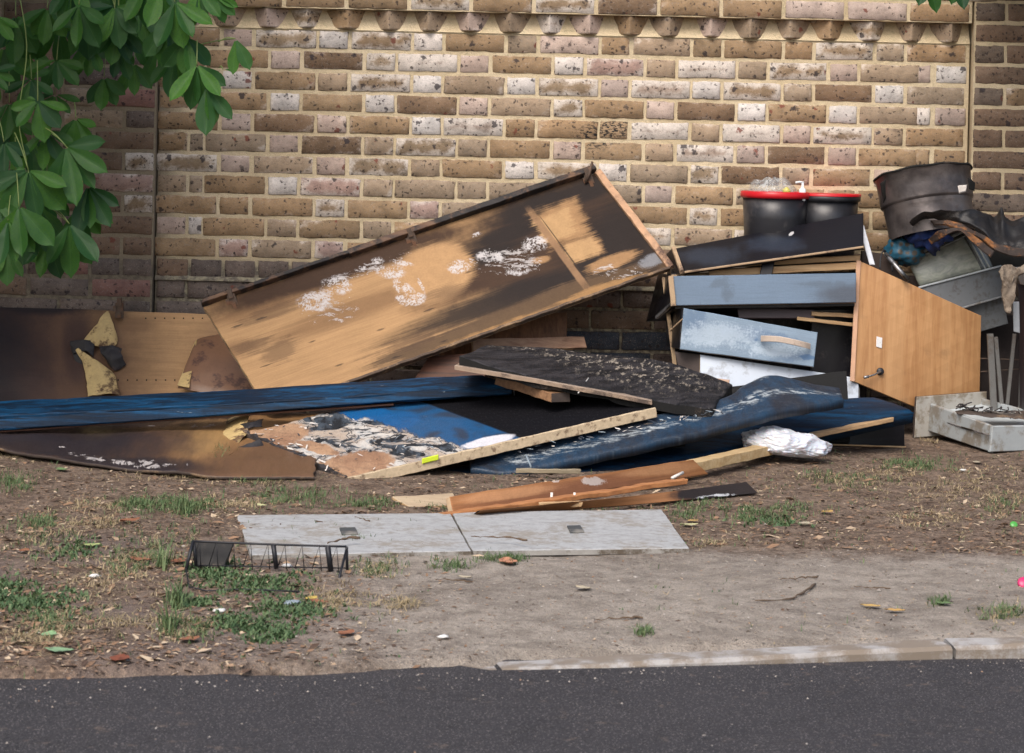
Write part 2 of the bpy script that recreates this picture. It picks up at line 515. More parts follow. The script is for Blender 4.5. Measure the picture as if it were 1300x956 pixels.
# ------------------------------------------------------------------ brick wall
COURSE = 0.0763
def zc(k): return 0.972 + (6 - k) * COURSE
def brick_mat(joined=False):
    M = Mat('stock_brick_joined' if joined else 'stock_brick')
    if joined:
        at = M.nt.nodes.new('ShaderNodeAttribute'); at.attribute_name = 'tint'
        base = M.mul((0.13, 0.10, 0.09), M.X(at.outputs['Fac']))
        alpha = M.X(at.outputs['Fac']) * 0.2
        rv = M.pos()
    else:
        oi = M.nt.nodes.new('ShaderNodeObjectInfo')
        base = oi.outputs['Color']; alpha = M.X(oi.outputs['Alpha'])
        r = M.X(oi.outputs['Random'])
        n = M.nt.nodes.new('ShaderNodeVectorMath'); n.operation = 'ADD'
        M.nt.links.new(M.ob(), n.inputs[0]); M.nt.links.new(M.comb(r * 37.0, r * 11.0, r * 23.0), n.inputs[1])
        rv = n.outputs[0]
    e = M.nt.nodes.new('ShaderNodeAttribute'); e.attribute_name = 'edge'
    edge = M.X(e.outputs['Fac'])
    n1 = M.noise(rv, 16, 5, 0.62)
    n2 = M.noise(M.map(rv, (0.6, 1, 1.2)), 60, 5, 0.7)
    n3 = M.noise(rv, 300, 3, 0.7)
    br = M.mix(n1.step(0.35, 0.65), (0.20, 0.125, 0.07), (0.15, 0.105, 0.08))
    # darker, browner body showing through where the pale skin is worn
    mott = (alpha - 0.55).step(0.0, 0.3)
    c = M.mix(mott * 0.0, base, br)
    c = M.mix((n2.step(0.5, 0.68)) * 0.30, c, M.mul(base, 0.6 + n1 * 0.0))
    wm = alpha * 1.15 - edge * 24.0 + (n1 - 0.5) * 1.5 + (n2 - 0.5) * 0.9
    n4 = M.noise(rv, 130, 4, 0.75)
    wm = wm + (n4 - 0.5) * 0.9
    c = M.mix(wm.step(0.25, 0.95) * 0.8, c, (0.60, 0.55, 0.50))
    c = M.mix((n4 * 0.6 + n2 * 0.4).step(0.50, 0.62) * 0.38, c, (0.10, 0.07, 0.05))
    c = M.mix((n4 * 0.5 + n3 * 0.5).step(0.47, 0.38) * 0.30, c, (0.62, 0.56, 0.50))
    c = M.mul(c, (n1 - 0.5) * 1.2 + (n2 - 0.5) * 1.2 + (n4 - 0.5) * 1.3 + (n3 - 0.5) * 0.8 + 1.0)
    # iron spots and pits
    nn = M.nt.nodes.new('ShaderNodeVectorMath'); nn.operation = 'MULTIPLY_ADD'
    M.nt.links.new(M.noise(rv, 70, 3, .6, color=True), nn.inputs[0]); nn.inputs[1].default_value = (.028, .028, .028); M.nt.links.new(rv, nn.inputs[2])
    rs = nn.outputs[0]
    v1 = M.vor(rs, 26); cc = M.sep(M.vor(rs, 26, out='Color'))
    spot = (v1 + cc[2] * 0.14).step(0.36, 0.24) * cc[0].step(0.70, 0.74)
    v2 = M.vor(rs, 70); c2 = M.sep(M.vor(rs, 70, out='Color'))
    pit = v2.step(0.38, 0.24) * c2[0].step(0.62, 0.68)
    c = M.mix(spot * 0.85, c, M.mix(cc[1].step(0.75, 0.78), (0.035, 0.03, 0.035), (0.17, 0.05, 0.035)))
    c = M.mix(pit * 0.75, c, (0.04, 0.03, 0.03))
    c = M.mix(edge.step(0.0045, 0.0) * n2.step(0.4, 0.6) * 0.6, c, (0.10, 0.075, 0.055))
    if not joined:
        sm = (edge * -260.0 + (n2 - 0.5) * 4.0 + (n4 - 0.5) * 3.0 + 0.35).step(0.0, 0.5)
        pz_ = M.sep(M.pos()); px_ = pz_[0]
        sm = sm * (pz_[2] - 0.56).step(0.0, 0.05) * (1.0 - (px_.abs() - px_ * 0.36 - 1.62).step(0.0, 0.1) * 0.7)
        c = M.mix(sm * 0.8, c, (0.52, 0.42, 0.265))
    # a scrape of soot above the leaning door
    px, py, pz = M.sep(M.pos())
    s = M.noise(M.map(M.pos(), (60, 60, 160), rot=(0, 0.35, 0)), 1.0, 3, 0.6)
    reg = M.blob(M.comb(px, pz, 0.0), W(765, 170, 0).x, W(765, 170, 0).z, 0.12, 0.05, 20, 0.9, (n2 - 0.5) * 0.9)
    c = M.mix(reg * s.step(0.5, 0.56), c, (0.02, 0.02, 0.022))
    return M.out(c, 0.85, n3 * 0.25 + n2 * 0.5 + n1 * 0.6 - pit * 0.5, 0.65, 0.005, 0, 0.2)
BM = brick_mat()
BMJ = brick_mat(True)
def mortar_mat():
    M = Mat('lime_mortar')
    P = M.pos()
    x, y, z = M.sep(P)
    n1 = M.noise(P, 3, 4); n2 = M.noise(P, 45, 5, 0.65); n3 = M.noise(P, 260, 3, 0.7)
    c = M.mix(n1.step(0.3, 0.7), (0.52, 0.42, 0.27), (0.62, 0.52, 0.36))
    c = M.mix(n2.step(0.55, 0.75) * 0.5, c, (0.30, 0.23, 0.15))
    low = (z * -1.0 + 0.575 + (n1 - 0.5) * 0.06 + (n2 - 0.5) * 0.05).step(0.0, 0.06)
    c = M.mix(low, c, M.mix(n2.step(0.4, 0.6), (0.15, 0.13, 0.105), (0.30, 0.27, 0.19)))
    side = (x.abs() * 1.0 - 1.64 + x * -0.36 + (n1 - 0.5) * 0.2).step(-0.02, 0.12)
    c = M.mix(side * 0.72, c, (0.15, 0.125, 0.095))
    green = n2.step(0.5, 0.65) * (z - 1.25).step(0.0, 0.1) * 0.2
    c = M.mix(green, c, (0.24, 0.26, 0.16))
    c = M.mul(c, (n3 - 0.5) * 0.6 + (n2 - 0.5) * 0.4 + 1.0)
    return M.out(c, 0.9, n3 * 0.5 + n2, 0.8, 0.006, 0, 0.2)
MM = mortar_mat()
def brick_geo(L, H, seed, depth=0.05, nx=9, nz=4):
    r = random.Random(seed)
    xs_ = [-L/2, -L/2 + 0.004] + [(-L/2 + 0.004) + (L - 0.008) * k / (nx - 3) for k in range(1, nx - 3)] + [L/2 - 0.004, L/2]
    zs_ = [-H/2, -H/2 + 0.004, 0, H/2 - 0.004, H/2]
    nx, nz = len(xs_), len(zs_)
    V, E = [], []
    o = Vector((r.random() * 50, 0, r.random() * 50))
    tz, tx = r.uniform(-.0012, .0012), 0
    for j, z in enumerate(zs_):
        for i, x in enumerate(xs_):
            ed = i in (0, nx-1) or j in (0, nz-1)
            corner = i in (0, nx-1) and j in (0, nz-1)
            dx = 0.0036 * mnoise.noise(Vector((x*55, z*55, 1)) + o) if i in (0, nx-1) else 0
            dz = 0.0036 * mnoise.noise(Vector((x*70, z*9, 7)) + o) + (tz * x / L * 2)
            y = (0.0045 if ed else 0.0) + 0.0012 * mnoise.noise(Vector((x*30, z*30, 3)) + o)
            if corner: x2, z2 = x * 0.985, z * 0.95
            else: x2, z2 = x, z
            V.append((x2 + dx, y, z2 + dz)); E.append(min(L/2 - abs(x), H/2 - abs(z)))
    N = nx * nz
    F = [(j*nx+i, j*nx+i+1, (j+1)*nx+i+1, (j+1)*nx+i) for j in range(nz-1) for i in range(nx-1)]
    ring = list(range(nx)) + [j*nx+nx-1 for j in range(1, nz)] + [(nz-1)*nx+i for i in range(nx-2, -1, -1)] + [j*nx for j in range(nz-2, 0, -1)]
    for k in ring: V.append((V[k][0], depth, V[k][2])); E.append(0)
    R = len(ring)
    for a in range(R):
        b = (a+1) % R
        F.append((ring[a], N+a, N+b, ring[b]))
    return V, F, E
def brick_mesh(L, H, seed):
    V, F, E = brick_geo(L, H, seed)
    me = bpy.data.meshes.new('brick')
    me.from_pydata(V, [], F)
    me.materials.append(BM)
    a = me.attributes.new('edge', 'FLOAT', 'POINT'); a.data.foreach_set('value', E)
    me.polygons.foreach_set('use_smooth', [True] * len(me.polygons))
    me.update()
    return me
_bm = {}
def get_brick(L, H):
    key = (round(L * 250), round(H * 250))
    if key not in _bm: _bm[key] = [brick_mesh(L, H, 100 + hash(key) % 999 + k) for k in range(5)]
    return rnd.choice(_bm[key])
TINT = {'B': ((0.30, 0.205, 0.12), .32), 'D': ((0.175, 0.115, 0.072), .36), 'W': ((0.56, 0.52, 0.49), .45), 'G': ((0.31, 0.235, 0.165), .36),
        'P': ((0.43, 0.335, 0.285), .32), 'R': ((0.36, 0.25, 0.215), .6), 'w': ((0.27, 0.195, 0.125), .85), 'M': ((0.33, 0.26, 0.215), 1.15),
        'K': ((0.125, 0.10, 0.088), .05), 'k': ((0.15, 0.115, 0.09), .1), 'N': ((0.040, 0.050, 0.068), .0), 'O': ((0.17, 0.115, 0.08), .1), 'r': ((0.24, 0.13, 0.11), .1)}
def put_brick(parent, x, k, L, code, y=0.0, H=0.065):
    o = bpy.data.objects.new('brick', get_brick(L, H))
    C.objects.link(o)
    o.parent = parent
    o.location = Vector((x, y + rnd.uniform(-0.0015, 0.002), zc(k) + rnd.uniform(-.0008, .0008))) - origin(parent)
    if rnd.random() < 0.5: o.rotation_euler = (0, rnd.uniform(-.004, .004), 0)
    col, a = TINT[code]
    f = rnd.uniform(0.86, 1.16)
    w = rnd.uniform(-0.03, 0.03)
    o.color = (col[0] * (f + w), col[1] * f, col[2] * (f - w), a * rnd.uniform(0.8, 1.2))
    return o
def wx(px): return (px - 650) / 350.0
wall = thing('brick_wall', (0, 0.02, 0), 'weathered London stock brick wall panel with dogtooth course behind the rubbish', 'wall')
SX = [237.6, 360, 481, 600, 720, 837, 953, 1069, 1186]
HX = [(a + b) / 2 for a, b in zip(SX, SX[1:])]
ROWS = {1: ('BwwBPGBwB', 'PWWGBBBG'), 2: ('BDMBRMwG', 'PwPWGGP', 'BB', 'PW'), 3: ('BBwGwMwDG', 'WGWWPWGW'), 4: ('BBDGBDBG', 'WWPwPWW', 'BG', 'WP'),
        5: ('BDBMBMMwB', 'PPWBBGPG'), 6: ('GDwBBMDB', 'PGGPGPP', 'BG', 'BB'), 7: ('wGwBwGDBB', 'PPGWWwGP'), 8: ('BRGGGBBB', 'WGGPPGB', 'GG', 'BB'),
        9: ('BBBGBBBBB', 'BwRBBwBB'), 10: ('BBBBBGBB', 'GGGBwwB', 'PW', 'BB'), 11: ('BGBBGOBOB', 'RRGBOGBO')}
# hidden behind the heap: joined
hidden = []
def is_hidden(px, k):
    py = 190 + (k - 6) * 26.7 + (px - 650) * 0.0227
    if 850 < px < 1230 and py > 350: return True
    if px < 330 and py > 410: return True
    if 330 <= px <= 600 and py > 500 - (px - 330) * 0.2: return True
    if 330 <= px < 560 and py > 360 and py > 395 - (px - 260) * .33 + 25: return True
    if 600 < px <= 850 and py > 470: return True
    if px >= 1230 and py > 440: return True
    if 500 < px < 740 and 300 - (px - 500) * .37 + 20 < py < 420 - (px - 500) * .2: return True
    return False
def lay(parent, px, k, L, code, y=0.0):
    if is_hidden(px, k): hidden.append((wx(px), zc(k), L, y))
    else: put_brick(parent, wx(px) , k, L, code, y)
J = 0.0115
for k in range(1, 12):
    pitch = [b - a for a, b in zip(SX, SX[1:])]
    if k % 2:
        S, Hh = ROWS[k][0], ROWS[k][1]
        for i, px in enumerate(SX):
            p = pitch[min(i, 7)] if i == 0 else (pitch[i-1] + pitch[min(i, 7)]) / 2
            lay(wall, px, k, (p / 350 - 2*J) * 0.675 + rnd.uniform(-.002, .002), S[i])
        for i, px in enumerate(HX): lay(wall, px, k, (pitch[i] / 350 - 2*J) * 0.325 + rnd.uniform(-.002, .002), Hh[i])
    else:
        S, Hh, lf, rt = ROWS[k]
        for i, px in enumerate(HX): lay(wall, px, k, (pitch[i] / 350 - 2*J) * 0.675 + rnd.uniform(-.002, .002), S[i])
        for i, px in enumerate(SX[1:-1]): lay(wall, px, k, ((pitch[i] + pitch[i+1]) / 700 - 2*J) * 0.325 + rnd.uniform(-.002, .002), Hh[i])
        lay(wall, 219.5, k, 0.103, lf[0]); lay(wall, 249.5, k, 0.05, lf[1])
        lay(wall, 1171, k, 0.05, rt[0]); lay(wall, 1205.5, k, 0.112, rt[1])
# header course, then stretcher courses down to the blue bricks
n = 24
for i in range(n):
    px = 201 + (1027 / n) * (i + 0.5)
    lay(wall, px, 12, 1027 / n / 350 - J, rnd.choice('KKKKkkrO') if px < 700 else rnd.choice('OOk'))
for k in range(13, 22):
    n = 13
    w = 1027 / n
    for i in range(n + (k % 2)):
        px = 201 + w * (i + 0.5) - (w / 2 if k % 2 else 0)
        L = w / 350 - J
        if k % 2 and i == 0: px, L = 201 + w / 4, w / 700 - J
        if k % 2 and i == n: px, L = 1228 - w / 4, w / 700 - J
        code = 'K' if k == 13 else ('K' if px < 420 else 'O') if k == 14 else 'N' if px > 330 else 'K'
        lay(wall, px, k, L, code, -0.004 if k >= 13 else 0)
# dogtooth course
TOOTH = []
def tooth_mesh(seed):
    r = random.Random(seed)
    s = 0.103
    h = s / math.sqrt(2)
    H = 0.068
    V, F, E = [], [], []
    pts = [(-h, h), (-h * 0.06 - .0, 0.0045), (h * 0.06, 0.0045), (h, h)]
    pts = [(-h, h), (-h*0.5, h*0.5), (-0.006, 0.008), (0.0, 0.004), (0.006, 0.008), (h*0.5, h*0.5), (h, h)]
    zs_ = [-H/2, -H/2 + 0.004, 0, H/2]
    for j, z in enumerate(zs_):
        for i, (x, y) in enumerate(pts):
            o = 0.0018 * mnoise.noise(Vector((x * 60 + seed, z * 60, y * 60)))
            V.append((x + o, y + o + (0.003 if j == 0 else 0), z)); E.append(min(H/2 - abs(z), 0.03))
    n = len(pts)
    for j in range(3):
        for i in range(n - 1): F.append((j*n+i, j*n+i+1, (j+1)*n+i+1, (j+1)*n+i))
    F.append(tuple(range(n - 1, -1, -1)))
    F.append(tuple(3*n + i for i in range(n)))
    me = bpy.data.meshes.new('dogtooth_brick')
    me.from_pydata(V, [], F); me.materials.append(BM)
    a = me.attributes.new('edge', 'FLOAT', 'POINT'); a.data.foreach_set('value', E)
    me.update()
    return me
teeth = [tooth_mesh(k) for k in range(5)]
ZT = zc(1) + 0.0325 + 0.009 + 0.034
tx0, codes = 645.5 - 3, 'GPGPwBGGPGMPBGPGGBwG'
i0 = -9
for q, i in enumerate(range(i0, 12)):
    px = tx0 + i * 51.0
    if not 205 < px < 1226: continue
    o = bpy.data.objects.new('dogtooth_brick', rnd.choice(teeth)); C.objects.link(o); o.parent = wall
    o.location = Vector((wx(px + rnd.uniform(-1.2, 1.2)), -0.030 + rnd.uniform(-.005, .004), ZT + rnd.uniform(-.0015, .0015))) - origin(wall)
    o.rotation_euler = (0, rnd.uniform(-.03, .03), rnd.uniform(-.12, .12))
    o.scale = (rnd.uniform(.93, 1.05), 1, 1)
    col, a = TINT[codes[q % len(codes)]]
    f = rnd.uniform(.85, 1.15)
    o.color = (col[0]*f, col[1]*f, col[2]*f, a)
# cornice course above, slightly proud
for k, (px, L) in enumerate([(201 + 79 * i + 38, 0.2125) for i in range(13)]):
    for row, yy in ((0, -0.034), (-1, -0.034), (-2, -0.034)):
        o = put_brick(wall, wx(px + (35 if row % 2 else 0)), 0, L, rnd.choice('BGPGDBGBw'), yy)
        o.location.z = ZT + 0.034 + 0.004 + 0.0325 - row * COURSE - origin(wall).z
def mortar_sheet(name, parent, x0, x1, z0, z1, y, ramp=None):
    nx, nz = int((x1 - x0) / 0.012) + 2, int((z1 - z0) / 0.012) + 2
    V, F = [], []
    for j in range(nz):
        for i in range(nx):
            x, z = x0 + (x1 - x0) * i / (nx - 1), z0 + (z1 - z0) * j / (nz - 1)
            V.append((x, y + 0.0016 * mnoise.noise(Vector((x * 40, z * 40, y))), z))
    N = nx * nz
    F = [(j*nx+i, j*nx+i+1, (j+1)*nx+i+1, (j+1)*nx+i) for j in range(nz-1) for i in range(nx-1)]
    V += [(x0, y + 0.3, z0), (x1, y + 0.3, z0), (x1, y + 0.3, z1), (x0, y + 0.3, z1)]
    F += [(N+1, N, N+3, N+2), (0, N, N+1, nx-1), (nx*(nz-1), N-1, N+2, N+3), (0, nx*(nz-1), N+3, N), (nx-1, N+1, N+2, N-1)]
    return mesh_obj(name, V, F, MM, parent, smooth=False)
XL, XR = wx(201), wx(1228)
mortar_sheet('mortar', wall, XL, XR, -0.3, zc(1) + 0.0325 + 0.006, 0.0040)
# sloping mortar fillet between the dogteeth
V, F = [], []
zb, zt = zc(1) + 0.0325 + 0.004, ZT + 0.036
ni = 300
for j in range(7):
    f = j / 6
    for i in range(ni + 1):
        x = XL + (XR - XL) * i / ni
        V.append((x, -0.001 + 0.036 * f ** 0.8 + 0.0022 * mnoise.noise(Vector((x * 30, f * 3, 0))), zb + (zt - zb) * f))
F = [(j*(ni+1)+i, j*(ni+1)+i+1, (j+1)*(ni+1)+i+1, (j+1)*(ni+1)+i) for j in range(6) for i in range(ni)]
mesh_obj('mortar_fillet', V, F, MM, wall)
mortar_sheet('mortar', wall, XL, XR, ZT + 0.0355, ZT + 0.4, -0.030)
# irregular mortar ledge above the dark plinth courses
V, F = [], []
ni = 330
for i in range(ni + 1):
    x = XL + (XR - XL) * i / ni
    z = (zc(12) + zc(13)) / 2
    n1 = mnoise.fractal(Vector((x * 25, 0, 0)), 1, 2, 3) * 0.003
    for (y, dz) in ((0.004, 0.010 + n1), (-0.004, 0.008 + n1), (-0.010, 0.0), (-0.012 + n1, -0.006), (-0.006, -0.008 + n1), (0.004, -0.010)):
        V.append((x, y + n1 * 0.5, z + dz))
F = [(i*6+j, i*6+j+1, (i+1)*6+j+1, (i+1)*6+j) for i in range(ni) for j in range(5)]
mesh_obj('mortar_ledge', V, F, MM, wall)
# piers at either end
def pier(label, x0px, x1px, y, seq):
    p = thing('brick_pier', (wx((x0px + x1px) / 2), y + 0.02, 0), label, 'brick pier')
    for k in range(-3, 21):
        c = x1px if seq == 'L' else x0px
        s = -1 if seq == 'L' else 1
        pos = c
        i = k % 2
        while abs(pos - c) < (x1px - x0px) - 8:
            L = 0.2125 if i % 2 == 0 else 0.1025
            if k in (12,): L = 0.1025
            if k > 12: L = 0.2125 if pos != c or k % 2 else 0.1025
            px = pos + s * (L / 2 + J / 2) * 350
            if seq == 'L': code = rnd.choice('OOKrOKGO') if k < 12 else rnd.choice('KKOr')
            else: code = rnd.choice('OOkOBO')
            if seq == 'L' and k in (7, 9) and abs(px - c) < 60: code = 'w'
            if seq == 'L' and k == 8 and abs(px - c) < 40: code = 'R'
            if is_hidden(px, k): hidden.append((wx(px), zc(k), L, y))
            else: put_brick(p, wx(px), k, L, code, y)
            pos += s * (L + J) * 350
            i += 1
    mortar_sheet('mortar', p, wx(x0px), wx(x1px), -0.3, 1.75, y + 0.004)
    return p
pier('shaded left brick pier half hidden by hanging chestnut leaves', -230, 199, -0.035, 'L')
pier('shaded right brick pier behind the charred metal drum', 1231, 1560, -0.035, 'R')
# joined bricks the heap hides
V, F, E, T = [], [], [], []
for q, (x, z, L, y) in enumerate(hidden):
    v, f, e = brick_geo(L, 0.065, 900 + q)
    b = len(V)
    V += [(a + x, c + y, d + z) for a, c, d in v]; F += [tuple(i + b for i in g) for g in f]; E += e; T += [rnd.uniform(.6, 1.2)] * len(v)
hb = mesh_obj('brick', V, F, BMJ, wall, attr={'edge': E, 'tint': T})
hb['kind'] = 'stuff'
# ------------------------------------------------------------------ the rubbish heap
BLK = (0.012, 0.012, 0.014)
CHAR = (0.018, 0.016, 0.017)
def boardmat(name, px, dims, base, layers, grain=0.5, rough=0.5, bump=0.35, spec=0.25, gcol=0.55, streaks=None, gdir='u', sheen=0.0):
    """a board whose stains, burns and paint sit where they do on the real thing; layers: (colour, alpha, soft, wob, [(cx,cy,rx,ry,ang)...], mode)"""
    M = Mat(name)
    v = M.pxspace(px)
    g = M.map(M.uv(), (dims[0] * 3, dims[1] * 60, 1) if gdir == 'u' else (dims[0] * 60, dims[1] * 3, 1))
    g1 = M.noise(g, 1.0, 6, 0.7, 0.5)
    g2 = M.noise(M.map(g, (4, 5, 1)), 1.0, 3, 0.6)
    n1 = M.noise(v, 0.018, 5, 0.6)
    n2 = M.noise(v, 0.08, 5, 0.65)
    n3 = M.noise(v, 0.4, 3, 0.7)
    c = M.mix(g1.step(0.3, 0.72) * grain, base, [k * gcol for k in base])
    fs = M.noise(M.map(g, (.8, 9, 1)), 1.0, 3, 0.7)
    c = M.mul(c, (g2 - 0.5) * 0.6 * grain + (fs - 0.5) * 0.6 * grain + (n1 - 0.5) * 0.4 + (n3 - .5) * .25 + 1.0)
    wobs = {'n': (n1 - 0.5) * 1.2 + (n2 - 0.5) * 0.8, 'g': (n1 - 0.5) * 1.0 + (g1 - 0.5) * 1.3 + (g2 - .5) * 1.1 + (n2 - .5) * .5, 'f': (n2 - 0.5) * 1.6 + (n3 - 0.5) * 1.4 + (n1 - .5) * .5}
    hb = g1 * 0.3 + g2 * 0.3 + n3 * 0.2
    A_ = np.linalg.lstsq(np.array([[0, 0, 1], [1, 0, 1], [1, 1, 1], [0, 1, 1]], float), np.array([[p[0], p[1]] for p in px], float), rcond=None)[0]
    LAYERS[M.mat.name] = (A_, [L[4] for L in layers])
    for li, L in enumerate(layers):
        col, alpha, soft, wob, blobs = L[:5]
        mode = L[5] if len(L) > 5 else 'n'
        w = wobs[mode] * wob
        an = M.nt.nodes.new('ShaderNodeAttribute'); an.attribute_name = 'L%d' % li
        m = (M.X(an.outputs['Fac']) + w).step(-soft / 2, soft / 2)
        if len(L) > 6 and L[6] == 'crack': m = m * (n2 * 0.5 + n3 * 0.5).step(0.46, 0.54)
        if len(L) > 6 and L[6] == 'flake':
            fl = M.noise(M.map(v, (0.05, 0.16, 1)), 1.0, 5, 0.75, 0.6)
            m = m * fl.step(0.52, 0.56)
            hb = hb + m * 0.8
        if len(L) > 6 and L[6] == 'vein':
            vn = (M.noise(v, 0.06, 4, 0.6, 1.6) - 0.5).abs()
            m = m * vn.step(0.075, 0.03)
            hb = hb + m * 0.9
        c = M.mix(m * alpha, c, M.mul(col, n2 * 0.5 + n3 * 0.4 + 0.55))
    if sheen: rough = (n2 - 0.5) * 0.5 + rough
    return M.out(c, rough, hb, bump, 0.003, 0, spec)
ply_edge = simple('chipboard_edge', (0.40, 0.29, 0.18), 0.85, 0.35, 60, dirt=(0.09, 0.06, 0.045), dirtamt=0.4)
dark_edge = simple('burnt_edge', (0.06, 0.045, 0.038), 0.8, 0.5, 60, dirt=(0.22, 0.15, 0.09), dirtamt=0.2)
black_lam = simple('black_laminate', (0.007, 0.007, 0.010), 0.32, 0.5, 12, spec=0.3, bump=0.1, dirt=(0.04, 0.036, 0.036), dirtamt=0.3)
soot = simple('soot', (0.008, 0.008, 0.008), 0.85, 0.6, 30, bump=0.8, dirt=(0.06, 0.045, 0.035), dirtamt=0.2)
pine = woodmat('pine_batten', (0.52, 0.36, 0.20), (0.36, 0.22, 0.11), 1.0, 0)
rust = simple('rusty_metal', (0.10, 0.075, 0.06), 0.6, 0.5, 60, metal=0.5, dirt=(0.16, 0.08, 0.045), dirtamt=0.6)
steel = simple('dull_steel', (0.38, 0.39, 0.41), 0.4, 0.3, 40, metal=0.8, dirt=(0.05, 0.045, 0.04), dirtamt=0.6)
black_metal = simple('black_wire', (0.02, 0.021, 0.026), 0.45, 0.3, 40, metal=0.3)
grey_metal = simple('grey_galvanised', (0.27, 0.29, 0.31), 0.45, 0.2, 20, metal=0.2, dirt=(0.14, 0.125, 0.11), dirtamt=0.55, dscale=14)

# -- burnt cabinet side leaning on the foot of the wall (far left)
qp = [(-90, 386, -.075), (352, 401, -.075), (352, 556, -.42), (-90, 560, -.42)]
tan = (0.48, 0.29, 0.14)
m = boardmat('scorched_oak_veneer', qp, (1.25, .5), tan, [
    ((0.10, 0.055, 0.035), .95, .9, .35, [(40, 470, 150, 130)], 'n'),
    ((0.045, 0.025, 0.022), .85, .9, .6, [(0, 470, 80, 130), (95, 440, 20, 50)], 'n'),
    ((0.014, 0.011, 0.014), .95, .9, .6, [(-60, 460, 100, 120), (50, 390, 70, 12)], 'n'),
    ((0.16, 0.09, 0.05), .5, .8, .6, [(170, 412, 25, 10), (300, 470, 60, 80)], 'n'),
    ], grain=0.5, rough=0.5)
t = thing('veneered_board', (W(120, 556, -.3).x, -.3, 0), 'long brown veneered cabinet side, burnt black at its left end, against the wall foot', 'board')
panel('board', *quad(qp), 0.018, [m, dark_edge], t, nu=90, nv=30, warp=0.004, wfreq=5, jag=0.001)
V, F = [], []
for x, y in [(x, 404) for x in range(185, 300, 12)] + [(x, 482.5) for x in range(150, 236, 12)]:
    c = W(x, y, -.075 - (y - 395) / 155 * .345 - .006); b = len(V)
    V += [c + Vector((.0028 * math.cos(a), 0, .0028 * math.sin(a))) for a in [k * math.pi / 4 for k in range(8)]]; F.append(tuple(range(b, b + 8)))
mesh_obj('peg_holes', V, F, soot, t)['kind'] = 'stuff'
flapm = simple('torn_veneer_backing', (0.52, 0.38, 0.17), 0.7, 0.35, 22, dirt=(0.10, 0.055, 0.03), dirtamt=0.42, dscale=16)
flapb = simple('brown_veneer_flap', (0.20, 0.105, 0.06), 0.45, 0.3, 14, dirt=(0.08, 0.04, 0.03), dirtamt=0.4, spec=0.5, dscale=14)
flapd = simple('charred_veneer', (0.022, 0.020, 0.022), 0.6, 0.5, 35, bump=0.8, dirt=(0.10, 0.05, 0.03), dirtamt=0.25)
def flap(name, pts_top, pts_bot, mat, parent, label, warp=0.006, jag=0.004, t=0.002, nu=18, nv=10, bulge=0.0, jfreq=30, cat=None):
    o = panel(name, pl(pts_top), pl(pts_bot), t, mat, parent, nu=nu, nv=nv, bev=0.0005, warp=warp, wfreq=14, jag=jag, jfreq=jfreq, bulge=bulge, smooth=True)
    if label: o['label'] = label
    return o
flap('veneer_flap', [(106, 431, -.19), (122, 412, -.16), (134, 396, -.11), (138, 395, -.10)], [(112, 437, -.20), (130, 440, -.20), (146, 438, -.19), (150, 432, -.17)], flapm, t, 'yellow torn veneer corner turned up beside the scorch hole', bulge=.012)
flap('veneer_flap', [(92, 436, -.20), (100, 452, -.22), (108, 470, -.25), (112, 505, -.34)], [(122, 470, -.22), (138, 470, -.24), (146, 478, -.27), (154, 503, -.33)], flapm, t, 'yellow lower veneer flap with scorched creases', bulge=.016, jag=.006)
flap('char_patch', [(91, 433, -.20), (105, 431, -.21), (121, 433, -.20)], [(93, 450, -.21), (108, 446, -.22), (120, 452, -.21)], flapd, t, 'black burnt rim of the torn hole', jag=.008, warp=.01)
flap('char_patch', [(125, 441, -.22), (140, 438, -.23), (154, 442, -.22)], [(133, 456, -.23), (146, 471, -.25), (160, 462, -.23)], flapd, t, 'black curled scrap of charred veneer', jag=.009, warp=.016, bulge=.012)
flap('char_patch', [(89, 440, -.20), (96, 438, -.205)], [(100, 470, -.22), (106, 462, -.22)], flapd, t, None, jag=.006)
flap('veneer_flap', [(250, 431, -.17), (262, 427, -.16), (280, 423, -.13), (300, 420, -.11)], [(226, 492, -.36), (255, 497, -.38), (290, 499, -.38), (324, 494, -.36)], flapb, t, 'smooth brown veneer sheet folded over next to the leaning door', bulge=.018, jag=.001)
flap('veneer_flap', [(247, 434, -.18), (250, 431, -.185)], [(225, 489, -.37), (240, 492, -.385)], flapm, t, 'thin cream edge of the folded brown veneer', jag=.001, warp=.001)
hm = rust
def hinge(px, py, Y, parent, ang=0.0, s=1.0):
    c = W(px, py, Y)
    R = Matrix.Rotation(ang, 3, 'Y')
    V, F = [], []
    def bx(cx, cz, w, h, y0, y1):
        b = len(V)
        for y in (y0, y1):
            for (a, d) in ((-w/2, -h/2), (w/2, -h/2), (w/2, h/2), (-w/2, h/2)):
                V.append(c + R @ Vector(((cx + a) * s, y, (cz + d) * s)))
        F.extend([(b, b+1, b+2, b+3), (b+7, b+6, b+5, b+4), (b, b+4, b+5, b+1), (b+1, b+5, b+6, b+2), (b+2, b+6, b+7, b+3), (b+3, b+7, b+4, b)])
    bx(0, 0, .028, .055, -.012, 0); bx(0, .03, .016, .03, -.02, -.004); bx(.002, -.014, .012, .02, -.022, -.012); bx(-.016, .006, .012, .02, -.016, -.002)
    return mesh_obj('hinge', V, F, hm, parent)
hinge(152, 394, -.105, t)
tube('hook', [W(147, 398, -.1), W(152, 384, -.1), W(158, 382, -.1)], .002, hm, t)

